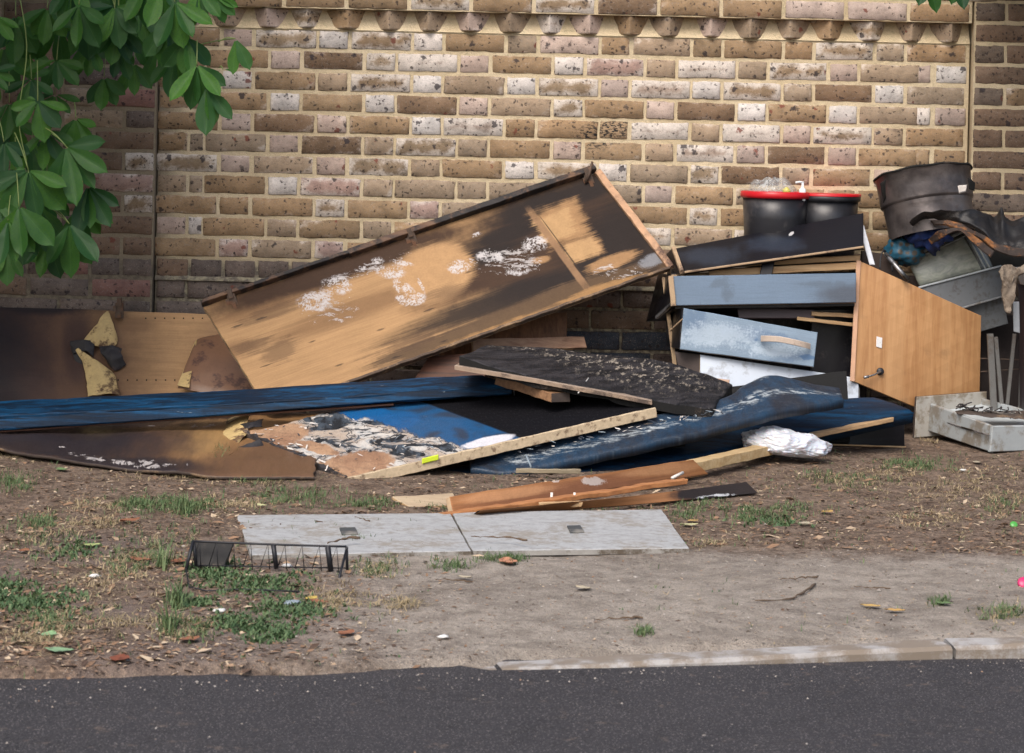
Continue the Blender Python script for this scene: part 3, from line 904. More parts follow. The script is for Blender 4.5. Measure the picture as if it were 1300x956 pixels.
# -- scorched sheet slumped on the ground under the blue beam
tp = [(-120, 534, -.50), (0, 535, -.55), (200, 530, -.58), (330, 526, -.60), (405, 526, -.62)]
bt = [(-105, 560, .03), (6, 569, .03), (120, 590, .015), (280, 603, .015), (400, 605, .015)]
qp2 = [(-120, 536), (405, 530), (400, 610), (-105, 575)]
m2 = boardmat('scorched_sheet', qp2, (1.3, .8), (0.30, 0.165, 0.07), [
    ((0.36, 0.22, 0.09), .8, .9, .7, [(262, 560, 38, 20)], 'n'),
    ((0.11, 0.06, 0.035), .92, .8, .7, [(150, 570, 100, 38), (370, 592, 90, 26), (280, 600, 140, 12), (250, 535, 120, 8)], 'n'),
    ((0.022, 0.018, 0.022), .96, .8, .6, [(60, 568, 170, 34), (170, 593, 110, 11), (20, 545, 240, 9)], 'n'),
    ((0.50, 0.47, 0.46), .8, .25, 1.2, [(105, 578, 12, 2, 8), (150, 587, 34, 3, 4), (200, 546, 14, 3), (255, 551, 16, 3), (215, 590, 30, 3)], 'f', 'flake'),
    ((0.015, 0.012, 0.012), .9, .5, .6, [(140, 539, 220, 5)], 'n')], grain=0.2, rough=0.4, sheen=1, bump=.5)
t = thing('veneer_sheet', G(150, 592), 'scorched curved veneer sheet lying on the ground below the long blue beam', 'veneer sheet')
panel('sheet', pl(tp), [G(*p) for p in bt], 0.010, [m2, dark_edge], t, nu=110, nv=30, warp=0.010, wfreq=4, jag=0.014, jfreq=11, bulge=0.01, smooth=True)
flap('veneer_flap', [(290, 531, -.75), (305, 526, -.8), (320, 524, -.8)], [(276, 574, -1.22), (296, 569, -1.28), (314, 548, -1.12)], flapm, t, 'bright yellow upturned veneer flap at the right of the sheet', bulge=.012, jag=.003)
flap('char_patch', [(296, 541, -1.0), (318, 535, -1.05), (335, 530, -1.0)], [(302, 550, -1.05), (312, 544, -1.08), (332, 541, -1.05)], flapd, t, None, jag=.006)
flap('char_patch', [(288, 571, -1.3), (305, 567, -1.32), (332, 558, -1.3)], [(292, 575, -1.3), (308, 573, -1.34), (335, 566, -1.3)], flapd, t, None, jag=.006)
flap('veneer_flap', [(278, 575, -1.35), (300, 580, -1.4), (330, 592, -1.5)], [(280, 580, -1.38), (302, 589, -1.45), (322, 596, -1.52)], flapm, t, None, jag=.004)

# -- the long door with paint splashes, leaning on the wall
A, B_, Cc, D = (258, 389, -.50), (757, 219, -.06), (850, 341, -.30), (347, 535, -.86)
Aw, Bw, Cw = W(*A), W(*B_), W(*Cc)
Dw = Aw + Cw - Bw
Dp = (347, 535)
qpd = [A, B_, Cc, (345, 533)]
gold = (0.40, 0.24, 0.115)
m3 = boardmat('paint_splashed_veneer', qpd, (1.45, .5), gold, [
    ((0.19, 0.105, 0.05), .75, .9, .6, [(460, 395, 120, 14, -20), (560, 380, 50, 14, -20), (300, 450, 30, 10, -20), (330, 395, 80, 10, -20)], 'g'),
    ((0.036, 0.018, 0.011), .96, .8, .5, [(720, 300, 165, 90, -20), (640, 345, 110, 26, -20), (430, 345, 190, 16, -19)], 'n'),
    ((0.014, 0.010, 0.009), .93, .9, .5, [(790, 325, 85, 75, -20), (740, 240, 60, 18, -20), (640, 300, 60, 14, -20), (640, 385, 150, 16, -20), (600, 330, 70, 14, -20), (690, 260, 80, 22, -20)], 'g'),
    ((0.09, 0.055, 0.03), .95, .6, .9, [(720, 378, 130, 12, -20), (590, 430, 130, 12, -20), (520, 452, 50, 8, -20)], 'g'),
    (gold, .97, .35, .3, [(545, 352, 52, 38, -20)], 'g'),
    ((0.31, 0.18, 0.085), .93, .5, .7, [(711, 287, 31, 28, -21, 1), (738, 318, 22, 14, -21, 1), (683, 334, 13, 5, -10), (774, 338, 34, 9, -20)], 'g'),
    ((0.40, 0.25, 0.12), .85, .4, .9, [(736, 320, 20, 12, -21, 1), (703, 290, 24, 18, -21, 1)], 'g'),
    ((0.24, 0.14, 0.075), .9, .5, .4, [(706, 321, 4.5, 62, -34, 1)], 'n'),
    ((0.03, 0.02, 0.015), .8, .4, .3, [(712, 318, 1.2, 60, -34, 1)], 'n'),
    ((0.30, 0.17, 0.07), .9, .5, .8, [(615, 435, 130, 10, -21), (760, 375, 60, 8, -20)], 'g'),
    ((0.07, 0.04, 0.025), .5, .9, 2.0, [(320, 445, 24, 10, -18), (355, 452, 20, 12, -18), (560, 378, 24, 8, -15), (520, 440, 50, 8, -20), (350, 400, 40, 8, -20)], 'g'),
    ((0.50, 0.48, 0.48), .85, .5, 1.1, [(395, 390, 22, 12), (424, 368, 17, 10), (490, 350, 18, 10), (506, 372, 8, 18, -50), (515, 386, 17, 8), (576, 343, 12, 8), (676, 313, 18, 11), (616, 329, 17, 7), (652, 346, 13, 7), (600, 300, 9, 3, -20), (505, 338, 14, 3, 10), (528, 365, 2, 12, -30), (455, 345, 5, 3), (472, 335, 8, 5)], 'n', 'crack'),
    ((0.03, 0.02, 0.016), .7, .4, 1.6, [(x_, y_, 7, 1.2, -18) for x_, y_ in ((300, 420), (340, 470), (395, 440), (430, 470), (480, 425), (540, 400), (610, 400), (360, 380), (560, 440), (330, 410), (500, 460), (590, 350))], 'g'),
    ((0.50, 0.47, 0.46), .7, .25, 1.0, [(415, 400, 32, 14), (640, 335, 40, 16), (780, 350, 30, 10), (460, 345, 50, 7, -20)], 'f', 'flake'),
    ((0.20, 0.21, 0.23), .8, .5, .6, [(828, 335, 20, 8, -20)], 'f')], grain=0.6, rough=0.6, bump=.5, gcol=.68, spec=.18)
t = thing('wardrobe_door', (Dw.x, Dw.y, 0), 'long tan door with white paint splashes and scorched right half, leaning on the wall', 'door')
panel('board', [Aw, Bw], [Dw, Cw], 0.018, [m3, ply_edge], t, nu=220, nv=80, warp=0.0012, wfreq=4, jag=0.0025, jfreq=20)
nrm = (Bw - Aw).cross(Dw - Aw).normalized()
if nrm.y > 0: nrm = -nrm
rail_m = woodmat('scorched_rail', (0.16, 0.09, 0.05), (0.07, 0.04, 0.03), 1.0, 0, char=(0.02, 0.017, 0.017), charamt=0.5)
u_ = (Bw - Aw).normalized(); v_ = (Dw - Aw).normalized()
for q, (s0, s1, h, off) in enumerate(((0.0, .36, .014, 0.0), (.36, 1.0, .022, 0.004))):
    bar('rail', Aw + u_ * (1.45 * s0) * ((Bw - Aw).length / 1.45) - v_ * .006 + nrm * .012, Aw + (Bw - Aw) * s1 - v_ * (.006 + off) + nrm * .012, .03, h, rail_m, t, up=-v_, jag=.002, ns=40)
bar('edge_strip', Bw + u_ * .004 + nrm * .004, Cw + u_ * .006 + nrm * .004, .014, .026, simple('raw_edge', (0.46, 0.28, 0.17), .8, .4, 40, dirt=(0.10, 0.06, 0.045), dirtamt=.45), t, up=u_, jag=.003, ns=26)
dk = simple('sooty_wood_edge', (0.08, 0.055, 0.04), .8, .5, 50, dirt=(0.28, 0.18, 0.10), dirtamt=.35)
bar('edge_strip', Dw + nrm * .002, Cw + nrm * .002, .010, .020, dk, t, up=-nrm, jag=.004, ns=60)
for (px, py) in ((289, 391), (512, 321), (742, 234)):
    f = ((px - 258) / 499)
    p = Aw + (Bw - Aw) * f + v_ * .02 + nrm * .006
    h = hinge(0, 0, 0, t, ang=-.35)
    h.location = p - origin(t)
    hl = h.data
    cc = sum((v.co for v in hl.vertices), Vector()) / len(hl.vertices)
    for v in hl.vertices: v.co -= cc
tube('hinge_arm', [W(743, 232, -.1), W(748, 222, -.1), W(752, 205, -.1)], .005, hm, t)
# crust of spilled plaster on the door, real flakes
def flakes(name, pts, mats, parent, n, size, spread, seed, nrm=None, kind='stuff'):
    r = random.Random(seed)
    V, F, mi = [], [], []
    for _ in range(n):
        c = Vector(r.choice(pts)) if not callable(pts) else pts(r)
        c = c + Vector((r.gauss(0, spread), r.gauss(0, spread * .4), r.gauss(0, spread * .5))) * (0 if callable(pts) else 1)
        a = r.uniform(0, math.pi); L, w = size * r.uniform(.5, 1.6), size * r.uniform(.15, .45)
        d = Vector((math.cos(a), math.sin(a) * .7, r.uniform(-.2, .3))).normalized() * L
        s = Vector((-math.sin(a), math.cos(a) * .7, r.uniform(-.3, .3))).normalized() * w
        up = Vector((0, -.3, 1)).normalized() if nrm is None else nrm
        b = len(V)
        h = size * r.uniform(.05, .5)
        V += [c - d - s*.5 + up*.0005, c - d*.2 - s + up*h, c + d - s*.4 + up*h*r.uniform(0, 1.5), c + d*.9 + s*.5 + up*h*.6, c + s + up*h*.3, c - d*.8 + s*.6 + up*.0005]
        F += [(b, b+1, b+4, b+5), (b+1, b+2, b+3, b+4)]
        k = r.randrange(len(mats)); mi += [k, k]
    o = mesh_obj(name, V, F, mats, parent, mi=mi)
    o['kind'] = kind
    return o
ash_w = simple('pale_ash', (0.58, 0.54, 0.50), .9, .2, 60)
ash_g = simple('grey_ash', (0.25, 0.23, 0.22), .9, .3, 60)
plast = [W(*p) for p in []]
def on_door(px, py):
    M_ = np.array([[A[0], A[1], 1], [B_[0], B_[1], 1], [345, 533, 1]], float)
    w = np.linalg.solve(M_.T, np.array([px, py, 1.0]))
    return Aw * w[0] + Bw * w[1] + Dw * w[2] + nrm * .002
flakes('plaster_crust', [on_door(*p) for p in ((402, 390), (425, 370), (490, 352), (512, 376), (520, 385), (578, 343), (676, 312), (620, 330), (650, 346), (668, 320))], [ash_w, ash_w, ash_g], t, 30, .002, .012, 5, nrm)

# -- long blue beam across the left
def blue_mat(name, base=(0.006, 0.060, 0.145), dark=(0.005, 0.016, 0.036), scuff=.5, sc=1.0, rough=.5):
    M = Mat(name)
    v = M.ob()
    g = M.noise(M.map(v, (2 * sc, 14 * sc, 30 * sc)), 1.0, 6, 0.65, .5)
    n = M.noise(v, 10, 5, 0.6); f = M.noise(v, 120, 4, .7)
    fb = M.noise(M.map(v, (5 * sc, 60 * sc, 160 * sc)), 1.0, 4, .7, .8)
    c = M.mix(g.step(.38, .58), base, dark)
    c = M.mix(fb.step(.5, .62) * .75, c, (0.006, 0.010, 0.018))
    c = M.mix(n.step(.5, .7) * .5, c, (0.012, 0.016, 0.026))
    s = M.noise(M.map(v, (18, 50, 120)), 1.0, 5, .75, .3)
    c = M.mix(s.step(.66, .72) * scuff, c, (0.40, 0.47, 0.52))
    c = M.mul(c, (f - .5) * .8 + (n - .5) * .8 + 1.0)
    return M.out(c, (n - .5) * .3 + rough + .08, g * .5 + f * .3 + s * .5, .5, .003, 0, .12)
bm1 = blue_mat('blue_painted_timber')
t = thing('timber_beam', W(200, 540, -1.0), 'long dark blue painted beam reaching in from the left edge across the heap', 'beam')
panel('beam_top', pl([(-110, 513, -.86), (200, 500, -.86), (450, 485, -.86), (612, 476, -.84)]), pl([(-110, 533, -1.02), (200, 517.5, -1.02), (450, 503, -1.02), (648, 487.5, -1.0)]), .03, bm1, t, nu=60, nv=8, warp=.004, wfreq=6, jag=.002, bev=.003)
panel('beam_face', pl([(-110, 532, -1.015), (200, 516.5, -1.015), (450, 502, -1.015), (650, 486.5, -.995)]), pl([(-110, 552, -1.03), (200, 533, -1.03), (450, 513, -1.03), (650, 500, -1.0)]), .03, bm1, t, nu=60, nv=6, warp=.003, wfreq=8, jag=.002, bev=.003)
bar('bottom_lath', W(-110, 555, -1.0), W(500, 513, -1.0), .03, .006, woodmat('red_brown_lath', (0.12, 0.05, 0.03), (0.06, 0.03, 0.02)), t)
tube('staple', [W(644, 486, -1.005), W(652, 489, -1.0), W(653, 502, -1.0)], .002, steel, t)

# -- centre board: blue sheet, black felt and blistered ash, lying on the heap
P1, P4, P3 = W(312, 549, -1.10), W(443, 606, -1.69), W(828, 519, -1.27)
P2 = P1 + P3 - P4
qc = [(312, 549), (699, 462), (828, 519), (443, 606)]
m4 = boardmat('burnt_blue_laminate', qc, (1.0, .6), (0.012, 0.012, 0.015), [
    ((0.012, 0.085, 0.235), .98, .12, .12, [(520, 500, 10, 10)], 'n'),
    ((0.30, 0.19, 0.12), .97, .15, .35, [(400, 575, 110, 60, 0)], 'n'),
    ], grain=0.15, rough=.55)
# build the centre material by hand: three zones split by straight joins
M = Mat('burnt_blue_laminate_surface')
v = M.pxspace(qc); x, y, z = M.sep(v)
n1 = M.noise(v, .02, 5, .6); n2 = M.noise(v, .08, 5, .65); n3 = M.noise(v, .45, 3, .7)
swirl = M.noise(M.map(v, (.012, .03, 1), rot=(0, 0, .3)), 1.0, 4, .5, 1.5)
black = M.mix(n3.step(.55, .68) * .5, (0.006, 0.006, 0.008), (0.030, 0.030, 0.034))
blue = M.mix(swirl.step(.42, .60), (0.010, 0.075, 0.19), (0.022, 0.040, 0.075))
blue = M.mix(M.blob(v, 472, 533, 40, 16, 8, .3, (n2 - .5) * .3), blue, (0.006, 0.095, 0.27))
blue = M.mix(M.blob(v, 498, 540, 40, 12, -12, .3, (n2 - .5) * .3) * .8, blue, (0.008, 0.085, 0.24))
blue = M.mix(M.noise(M.map(v, (.05, .2, 1), rot=(0, 0, .45)), 1.0, 4, .7).step(.68, .72) * .5, blue, (0.30, 0.34, 0.38))
isblue = ((y - 506.0) - (x - 533.0) * .42).step(-1.5, 1.5)
c = M.mix(isblue, black, blue)
# ash front: below the line from (345,530) through (450,540) to (560,568)
d = (y - 525.0) - (x - 430.0) * .285 + (n1 - .5) * 34.0 + (n2 - .5) * 12.0
ashm = d.step(-1.0, 3.0) * M.blob(v, 420, 570, 215, 62, 0, .3, (n2 - .5) * .2)
fl = M.noise(M.map(v, (.026, .075, 1), rot=(0, 0, .25)), 1.0, 5, .6, .7)
fb = M.noise(M.map(v, (.05, .20, 1), rot=(0, 0, .30)), 1.0, 4, .7, .5)
ash = M.mix(fl.step(.34, .60), (0.50, 0.48, 0.45), (0.38, 0.31, 0.25))
ash = M.mix(((fl - .5).abs().step(.02, .008)).max(fb.step(.57, .62)) * .9, ash, (0.024, 0.028, 0.036))
bk_ = M.noise(M.map(v, (.022, .085, 1), rot=(0, 0, .32)), 1.0, 4, .65, .8)
ash = M.mix(bk_.step(.53, .56), ash, M.mix(n2.step(.45, .6), (0.012, 0.014, 0.018), (0.05, 0.065, 0.085)))
ash = M.mix(bk_.step(.49, .52) * bk_.step(.54, .52) * .6, ash, (0.20, 0.24, 0.28))
c = M.mix(ashm, c, ash)
# bare tan patches
tanm = M.blob(v, 350, 550, 44, 17, 0, .2, (n2 - .5) * .5 + (n1 - .5) * .6).max(M.blob(v, 445, 594, 55, 16, -10, .2, (n2 - .5) * .5 + (n1 - .5) * .6)).max(M.blob(v, 405, 570, 26, 7, 15, .2, (n2 - .5) * .8))
c = M.mix(tanm, c, M.mix(n1.step(.35, .65), (0.40, 0.25, 0.15), (0.25, 0.14, 0.085)))
c = M.mix(M.blob(v, 615, 562, 34, 5, -13, .3, (n2 - .5) * .4), c, (0.62, 0.62, 0.66))
c = M.mul(c, (n3 - .5) * .5 + 1.0)
rr = ashm.max(1.0 - isblue) * .4 + .36
m4 = M.out(c, rr + .1, fl * ashm * 1.5 + n3 * .4 + n2 * ashm, .7, .006, 0, isblue * .25 + .08)
t = thing('laminate_board', P4.copy(), 'wide burnt board mid-heap, part bright blue, part black, left end blistered to white ash', 'board')
def blister(u, v):
    a = max(0, 1 - u * 1.6)
    return .010 * a * abs(mnoise.noise(Vector((u * 22, v * 12, 3)))) + 0.012 * math.sin(math.pi * min(1, max(0, (u - .15) / .55))) * (1 - v)
chips = simple('pale_chipboard', (0.50, 0.40, 0.27), .9, .35, 90, dirt=(0.2, 0.14, 0.09), dirtamt=.35, dscale=40)
panel('board', [P1, P2], [P4, P3], .014, [m4, chips], t, nu=110, nv=60, curl=blister, jag=.006, jfreq=18, thick_dir=(0, .15, -1))
dd = (P3 - P4).normalized(); ss = (P1 - P4).normalized()
bar('edge_strip', P4 + Vector((0, -.006, -.014)), P3 + Vector((0, -.006, -.012)) + dd * .01, .014, .030, chips, t, ns=50, jag=.0018)
ed = simple('peeling_charred_edge', (0.035, 0.032, 0.035), .7, .6, 45, bump=1, dirt=(0.36, 0.24, 0.15), dirtamt=.35)
bar('charred_edge', P1 + Vector((0, -.006, -.010)), P4 + Vector((-.006, -.002, -.014)), .016, .034, ed, t, ns=60, jag=.007)
ye = Mat('yellow_tag').out((0.55, 0.68, 0.03), .6)
panel('yellow_label', *quad([(536, 582, -1.612), (557, 577, -1.594), (557, 584, -1.594), (536, 589, -1.612)]), .002, ye, t, nu=4, nv=4, jag=.002)
def on_c(r):
    while True:
        u, v = r.random() * .62, r.random()
        px = 312 + 387 * u + 131 * v; py = 549 - 87 * u + 57 * v
        if (py - 526) - (px - 430) * .24 > 0: return P1 + (P2 - P1) * u + (P4 - P1) * v + Vector((0, 0, .004 + .006 * r.random()))
ashd = simple('charred_paint_curl', (0.025, 0.032, 0.045), .5, .5, 60, bump=.6)
ashb = simple('light_blue_ash', (0.22, 0.27, 0.31), .8, .3, 50)
flakes('ash_flake', on_c, [ash_w, ash_w, ash_w, ashd, ashb], t, 70, .008, 0, 9)
flakes('ash_flake', lambda r: P1.lerp(P4, r.random()) + Vector((r.uniform(-.01, .02), r.uniform(-.01, .01), r.uniform(-.02, .01))), [ash_w, ash_g, ashd, ashd], t, 90, .012, 0, 11)
flap('hanging_scrap', [(428, 606, -1.68), (440, 611, -1.70), (452, 609, -1.69)], [(432, 620, -1.68), (442, 618, -1.70), (454, 617, -1.69)], simple('pale_blue_paper', (0.50, 0.56, 0.60), .7, .2), t, 'pale blue paper scrap under the front corner', jag=.003)

# -- charred black board on top, and the plywood beneath it
M = Mat('charred_timber')
qe = [(640, 436), (932, 486), (905, 512), (583, 455)]
v = M.pxspace(qe)
g = M.noise(M.map(v, (.02, .25, 1), rot=(0, 0, -.14)), 1.0, 6, .75, .4)
n2 = M.noise(v, .12, 5, .7); n1 = M.noise(v, .02, 4)
c = M.mix(g.step(.4, .62), (0.006, 0.006, 0.008), (0.034, 0.032, 0.036))
mm = M.blob(v, 690, 442, 62, 10, 10, .6, (n2 - .5) * 1.6).max(M.blob(v, 800, 463, 110, 20, 12, .6, (n2 - .5) * 1.2))
f_ = M.noise(M.map(v, (.10, .30, 1), rot=(0, 0, -.3)), 1.0, 5, .75)
c = M.mix(mm * f_.step(.53, .60) * .9, c, (0.32, 0.28, 0.23))
c = M.mix(M.noise(v, .9, 2, .7).step(.70, .76) * .7, c, (0.45, 0.42, 0.38))
m5 = M.out(c, .62, g * 1.2 + n2 * .8 + f_ * mm, 1.0, .010, 0, .25)
t = thing('charred_board', W(740, 500, -1.1), 'thick charred black board with pale ash streaks on top of the heap', 'charred board')
panel('slab', pl([(618, 438, -.90), (690, 441, -.86), (780, 452, -.86), (862, 463, -.88), (930, 488, -.95)]), pl([(583, 452, -1.12), (660, 474, -1.2), (750, 492, -1.22), (830, 508, -1.24), (903, 519, -1.22)]), .032, [m5, soot], t, nu=90, nv=34, warp=.006, wfreq=9, jag=.006, jfreq=16, bulge=0, bev=.004, thick_dir=(0, .1, -1))
t = thing('plywood_sheet', W(700, 495, -1.1), 'thin weathered plywood sheet directly under the charred black board', 'plywood')
wm = woodmat('weathered_plywood', (0.34, 0.27, 0.21), (0.22, 0.16, 0.12), 1.0, 0, dirt=.6)
panel('sheet', pl([(600, 452, -.7), (840, 492, -.8)]), pl([(577, 463.5, -1.14), (640, 474, -1.2), (740, 492, -1.24), (828, 508, -1.26)]), .014, [wm, simple('plywood_edge', (0.30, 0.22, 0.16), .9, .4, 50, dirt=(0.08, 0.06, 0.05), dirtamt=.45)], t, nu=40, nv=10, warp=.003, thick_dir=(0, 0, -1), jag=.003)
t = tag(bar('timber_offcut', W(640, 482, -1.0), W(712, 505, -1.22), .07, .028, [woodmat('orange_offcut', (0.34, 0.19, 0.10), (0.2, 0.11, 0.06)), dark_edge], jag=.003), 'short pale timber offcut sticking out under the plywood sheet', 'offcut')
tube_pl = [W(747, 480, -1.15), W(741, 489, -1.2), W(734, 499, -1.24)]
tag(tube('cable_tie', tube_pl, .0022, Mat('white_plastic').out((.6, .6, .58), .4)), 'tiny white cable tie end hanging over the black part of the board', 'cable tie')
# boards behind, between door and charred slab
woodo = woodmat('old_orange_board', (0.22, 0.11, 0.055), (0.11, 0.055, 0.03), 1.0, 2)
tag(panel('cupboard_panel', *quad([(560, 408, -.20), (720, 396, -.16), (719, 470, -.22), (556, 478, -.30)]), .018, woodo, nu=20, nv=10, jag=.002), 'reddish brown cupboard panel glimpsed behind the lower edge of the leaning door', 'panel')
tag(panel('plank', *quad([(600, 430, -.36), (742, 427, -.24), (745, 441, -.28), (600, 446, -.36)]), .02, [woodmat('pinkish_plank', (0.42, 0.27, 0.18), (0.26, 0.15, 0.10)), ply_edge], nu=20, nv=5, jag=.003), 'pinkish brown plank end poking out just above the charred board', 'plank')
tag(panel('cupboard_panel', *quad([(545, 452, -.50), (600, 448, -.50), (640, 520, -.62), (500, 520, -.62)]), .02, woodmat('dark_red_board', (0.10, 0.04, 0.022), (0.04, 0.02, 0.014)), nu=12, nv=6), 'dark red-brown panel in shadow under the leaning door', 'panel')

# -- blue padded panels
def pad_mat(name, px, hl):
    M = Mat(name)
    v = M.pxspace(px)
    n1 = M.noise(v, .02, 5, .6); n2 = M.noise(v, .07, 5, .65); n3 = M.noise(v, .4, 3, .7)
    c = M.mix(n1.step(.38, .62), (0.010, 0.036, 0.075), (0.014, 0.018, 0.028))
    c = M.mix(n2.step(.5, .7) * .6, c, (0.014, 0.018, 0.026))
    m = None
    for b in hl:
        k = M.blob(v, *b, soft=.9, wob=(n2 - .5) * 1.6)
        m = k if m is None else m.max(k)
    if m is not None:
        f = M.noise(M.map(v, (.05, .22, 1), rot=(0, 0, .2)), 1.0, 5, .75, .5)
        c = M.mix(m * f.step(.46, .60) * .85, c, (0.36, 0.40, 0.42))
    sc_ = M.noise(M.map(v, (.03, .5, 1), rot=(0, 0, .15)), 1.0, 4, .7)
    c = M.mix(sc_.step(.58, .70) * .35, c, (0.10, 0.13, 0.16))
    c = M.mul(c, (n3 - .5) * 1.2 + (n2 - .5) * .8 + 1.0)
    return M.out(c, (n2 - .5) * .6 + .5, n2 * .8 + n3 * .3 + n1, .8, .006, 0, .45)
qh = [(590, 560), (1072, 470), (1072, 520), (590, 610)]
m6 = pad_mat('burnt_blue_vinyl', qh, [(655, 578, 24, 9, -10), (710, 566, 50, 6, -8), (800, 547, 60, 5, -12), (880, 530, 45, 5, -12), (985, 512, 60, 4, -14), (1035, 503, 40, 4, -10), (973, 488, 12, 4), (930, 520, 50, 5, -14)])
t = thing('padded_panel', W(800, 575, -1.4), 'long sagging blue padded panel with silvery peeling streaks, just under the charred board', 'padded panel')
panel('cover', pl([(596, 582, -1.46), (640, 565, -1.40), (720, 548, -1.32), (800, 530, -1.26), (870, 518, -1.18), (922, 503, -1.08), (945, 488, -.98), (972, 476, -.92), (1000, 478, -.92), (1030, 486, -.94), (1066, 492, -.96)]),
      pl([(598, 594, -1.52), (640, 600, -1.54), (700, 589, -1.49), (775, 573, -1.42), (845, 558, -1.35), (890, 548, -1.30), (925, 538, -1.25), (960, 529, -1.2), (990, 521, -1.14), (1030, 514, -1.08), (1072, 507, -1.02)]),
      .03, m6, t, nu=110, nv=22, warp=.003, wfreq=14, bulge=0, bev=.004, smooth=True, jag=.004, thick_dir=(0, .3, -1))
flakes('peeled_vinyl', lambda r: W(r.uniform(650, 900), 0, -1.34).lerp(W(0, 0, -1.34), 0) * 0 + (lambda f: W(650 + 280 * f, 574 - 54 * f, -1.47 + .16 * f) + Vector((0, 0, r.uniform(-.008, .012))))(r.random()), [ashb, ash_w, ashd], t, 60, .010, 0, 21, Vector((0, -.6, .8)))
tube('torn_thread', [W(668, 578, -1.53), W(674, 592, -1.56), W(672, 606, -1.55)], .003, ashb, t)
m7 = blue_mat('blue_vinyl_panel', (0.005, 0.040, 0.095), (0.005, 0.018, 0.04), .2, .6, .5)
t = thing('padded_panel', W(800, 600, -1.4), 'lowest dark blue panel, nearly smooth, its two ends showing from under the heap', 'padded panel')
panel('cover', pl([(500, 604, -1.50), (600, 590, -1.4), (700, 578, -1.3), (870, 552, -1.0), (1000, 522, -.80), (1066, 506, -.66), (1110, 503, -.56)]),
      pl([(518, 628, -1.72), (600, 620, -1.64), (700, 606, -1.50), (880, 577, -1.2), (960, 563, -1.02), (1042, 545, -.90), (1160, 520, -.80)]), .05, m7, t, nu=80, nv=14, warp=.004, bulge=.002, bev=.010, smooth=True, thick_dir=(0, .4, -1))
bar('batten', W(1030, 553, -.93), W(1132, 532, -.82), .03, .014, woodmat('tan_lath', (0.42, 0.28, 0.15), (0.28, 0.18, 0.10)), t, jag=.002)
tag(panel('black_board', pl([(985, 555, -.80), (1148, 528, -.62)]), pl([(985, 566, -.82), (1149, 568, -.62)]), .012, [black_lam, ply_edge], nu=12, nv=5), 'low black laminate panel standing on its edge beneath the right end of the blue pad', 'panel')
tag(bar('thin_lath', W(1045, 564, -.80), W(1149, 567.5, -.635), .012, .005, pine), 'thin tan lath along the foot of the low black panel', 'lath')
tag(bar('thin_lath', W(655, 597.5, -1.585), W(737, 598.5, -1.60), .018, .013, woodmat('green_grey_lath', (0.30, 0.25, 0.17), (0.18, 0.15, 0.10)), jag=.002), 'short grey-green lath stuck between the two blue padded panels', 'lath')
# support core under the heap: broken dark boards
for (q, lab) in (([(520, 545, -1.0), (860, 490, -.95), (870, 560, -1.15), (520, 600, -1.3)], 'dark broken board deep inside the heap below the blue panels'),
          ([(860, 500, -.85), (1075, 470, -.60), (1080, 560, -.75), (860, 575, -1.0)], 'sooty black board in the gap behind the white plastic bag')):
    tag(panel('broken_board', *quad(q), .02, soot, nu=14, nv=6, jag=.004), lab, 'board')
# -- white carrier bag
M = Mat('white_polythene')
v = M.ob(); n1 = M.noise(v, 14, 3, .5, 1.0); n2 = M.noise(v, 70, 4, .6)
cr = (M.noise(v, 22, 3, .5, 2.0) - .5).abs().step(.06, .0)
c = M.mix(n1.step(.35, .65), (0.62, 0.64, 0.68), (0.50, 0.53, 0.60))
m8 = M.out(c, .35, n1 * .5 + cr * .15, .4, .006, 0, .5, Transmission_Weight=0.0, Subsurface_Weight=0.15)
import bmesh
def lump(name, center, rad, mat, parent=None, amp=.2, freq=9, sub=4, flat=0.0, seed=0, rot=0):
    bm = bmesh.new()
    bmesh.ops.create_icosphere(bm, subdivisions=sub, radius=1)
    R = Matrix.Rotation(rot, 3, 'Y')
    V = []
    for v_ in bm.verts:
        d = v_.co.normalized()
        k = 1 + amp * mnoise.fractal(d * freq * .3 + Vector((seed, 0, 0)), 1, 2, 4) + amp * .5 * abs(mnoise.noise(d * freq + Vector((seed, 2, 0))))
        p = Vector((d.x * rad[0], d.y * rad[1], d.z * rad[2])) * k
        if flat and p.z < -rad[2] * flat: p.z = -rad[2] * flat
        V.append(Vector(center) + R @ p)
    F = [[x.index for x in f.verts] for f in bm.faces]
    bm.free()
    return mesh_obj(name, V, F, mat, parent, smooth=True)
bg_ = lump('plastic_bag', W(998, 563, -1.10), (.135, .09, .045), m8, amp=.12, freq=6, sub=6, flat=.75, seed=4, rot=.10)
for v_ in bg_.data.vertices:
    q_ = v_.co * 13
    rid = abs(mnoise.noise(q_ + Vector((3, 1, 2)))) + .5 * abs(mnoise.noise(q_ * 2.1)) + .10 * abs(mnoise.noise(q_ * 4.3))
    v_.co += v_.co.normalized() * (rid - .25) * -.028
tag(bg_, 'crumpled white plastic bag at the right foot of the heap', 'plastic bag')

